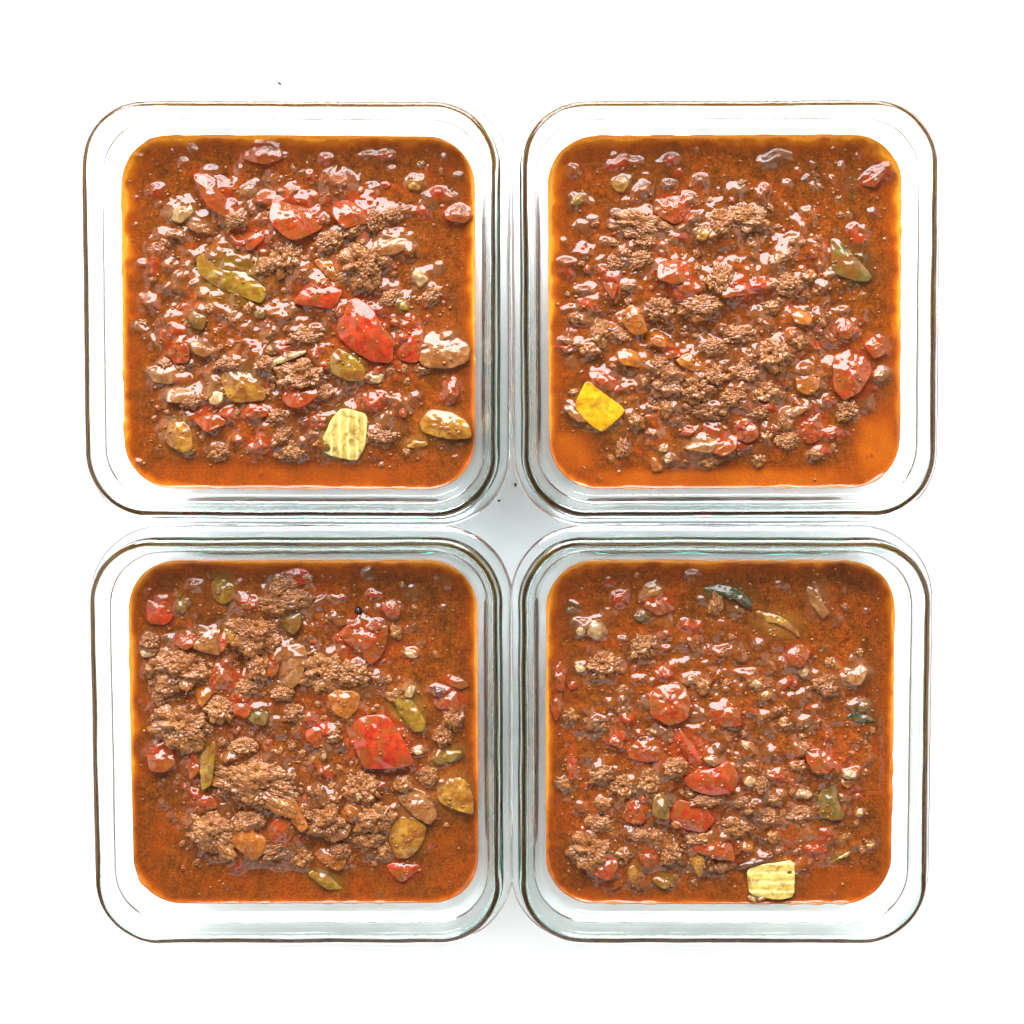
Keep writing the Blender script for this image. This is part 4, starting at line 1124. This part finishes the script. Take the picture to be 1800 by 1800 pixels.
        o.rotation_euler = (0, 0, rz)
        tag(o, lab, cat)

    # ---- loose small beef crumbles and tomato bits between them
    got_b = got_t = 0
    tries = 0
    while (got_b < 42 or got_t < 14) and tries < 4000:
        tries += 1
        lx, ly = r.uniform(-half + 5, half - 5), r.uniform(-half + 5, half - 5)
        iu = int((lx / half + 1) / 2 * (n - 1))
        iv = int((ly / half + 1) / 2 * (n - 1))
        if r.random() > dens[iv, iu] ** 1.2 + .02:
            continue
        rr = r.uniform(1.0, 2.1)
        if any((lx - p[0]) ** 2 + (ly - p[1]) ** 2 < (p[2] * .75 + rr) ** 2 for p in places):
            continue
        places.append((lx, ly, rr))
        if got_b < 42:
            lab2 = name_it('tiny loose beef crumble', lx, ly)
            beef(lx, ly, rr, rr * r.uniform(.6, 1), r.uniform(0, 3), .45, lab2, 'tiny browned beef crumbles')
            got_b += 1
        else:
            ol = outline_ellipse(rr * 2.2, rr * 1.6, r.random(), 7)
            o = link('tomato_chunk', slab_mesh('tomato_bit', ol, 0, 1.2, edge=.5, dome=.4, tilt=(0, r.uniform(-.2, .1)), rough=.2, seed=r.random() * 90, n=22), M['tomato'])
            o.location = to_world(lx, ly, .35 + height(lx, ly))
            o.rotation_euler = (0, 0, r.uniform(0, 3))
            tag(o, name_it('tiny loose tomato scrap', lx, ly), 'tomato', 'tiny tomato scraps')
            got_t += 1

    # ---- fine beef grains nobody could count
    src = BEEF['s'][idx]
    bmi = bmesh.new()
    bmesh.ops.create_icosphere(bmi, subdivisions=2, radius=1.0)
    bv = np.array([w.co[:] for w in bmi.verts])
    bf = np.array([[w.index for w in f_.verts] for f_ in bmi.faces])
    bmi.free()
    vs, fs = [], []
    k = 0
    tries = 0
    while k < 650 and tries < 20000:
        tries += 1
        lx, ly = r.uniform(-half + 3, half - 3), r.uniform(-half + 3, half - 3)
        iu = int((lx / half + 1) / 2 * (n - 1))
        iv = int((ly / half + 1) / 2 * (n - 1))
        if r.random() > dens[iv, iu] + .05:
            continue
        rr = r.uniform(.28, .75)
        v = bv * (1 + nrng.uniform(-.28, .28, (len(bv), 1)))
        v = v * np.array([rr, rr * r.uniform(.6, 1), rr * .7])
        v = v + np.array([lx, ly, Z[iv, iu] + rr * .15])
        # the grid bends near the corners, so read the surface where the grain really is
        v[:, :2] = v[:, :2] - np.array([lx, ly]) + np.array([X[iv, iu], Y[iv, iu]])
        vs.append(v / 1000 + np.array([0, 0, ZS]))
        fs.append(bf + k * len(bv))
        k += 1
    for (lx, ly, pz, dome, tx, ty, R_) in tops:          # a few grains cling to the cut pieces
        for _ in range(r.randint(3, 9)):
            a_, d_ = r.uniform(0, 6.283), R_ * 0.85 * math.sqrt(r.random())
            gx, gy = d_ * math.cos(a_), d_ * math.sin(a_)
            rr = r.uniform(.25, .7)
            v = bv * (1 + nrng.uniform(-.28, .28, (len(bv), 1)))
            v = v * np.array([rr, rr * r.uniform(.6, 1), rr * .6])
            v = v + np.array([lx + gx, ly + gy, pz + tx * gx + ty * gy + dome * (1 - (d_ / R_) ** 2)])
            vs.append(v / 1000 + np.array([0, 0, ZS]))
            fs.append(bf + k * len(bv))
            k += 1
    gm = mesh_from('beef_grains', np.vstack(vs), np.vstack(fs).tolist())
    go = link('beef_grains', gm, M['beef'], so)
    go['kind'] = 'stuff'
    return g, so


for i, D in enumerate(DISHES):
    build_dish(i, D)


# ------------------------------------------------------------------ peppercorns and a crumb on the table
def corn(px, py, d, label, z):
    me = beef_mesh('peppercorn', 3, 3.5, px, 0.08)
    me.materials.clear()
    me.materials.append(M['black'])
    o = link('peppercorn', me)
    p = at(px, py, z)
    o.location = p
    s = d * PXMM / 2000
    o.scale = (s, s, s)
    tag(o, label, 'peppercorn')


corn(630, 1073, 13, 'black peppercorn above the red triangular tomato chunk', ZS + .0012)
corn(1056, 1431, 10, 'black peppercorn on the sauce amid beef crumbs in the celery square dish', ZS + .0022)


def speck(px, py, w, h, ang, label):
    me = beef_mesh('crumb', 2, 2.0, px, 0.3)
    me.materials.clear()
    me.materials.append(M['plum'])
    o = link('crumb', me)
    o.location = at(px, py, 0.0004)
    k = 1000.0 / (F / (HCAM + ZR)) / 2000
    o.scale = (w * k, h * k, 0.0005)
    o.rotation_euler = (0, 0, math.radians(ang))
    tag(o, label, 'crumb')


speck(491, 146, 9, 4, -30, 'tiny curled dark crumb alone on the white table behind a dish')
speck(906, 852, 5, 7, 20, 'dark crumb on the table touching a dish rim between the four dishes')
speck(877, 880, 6, 4, 0, 'faint crumb lying in the gap where four dish corners meet')
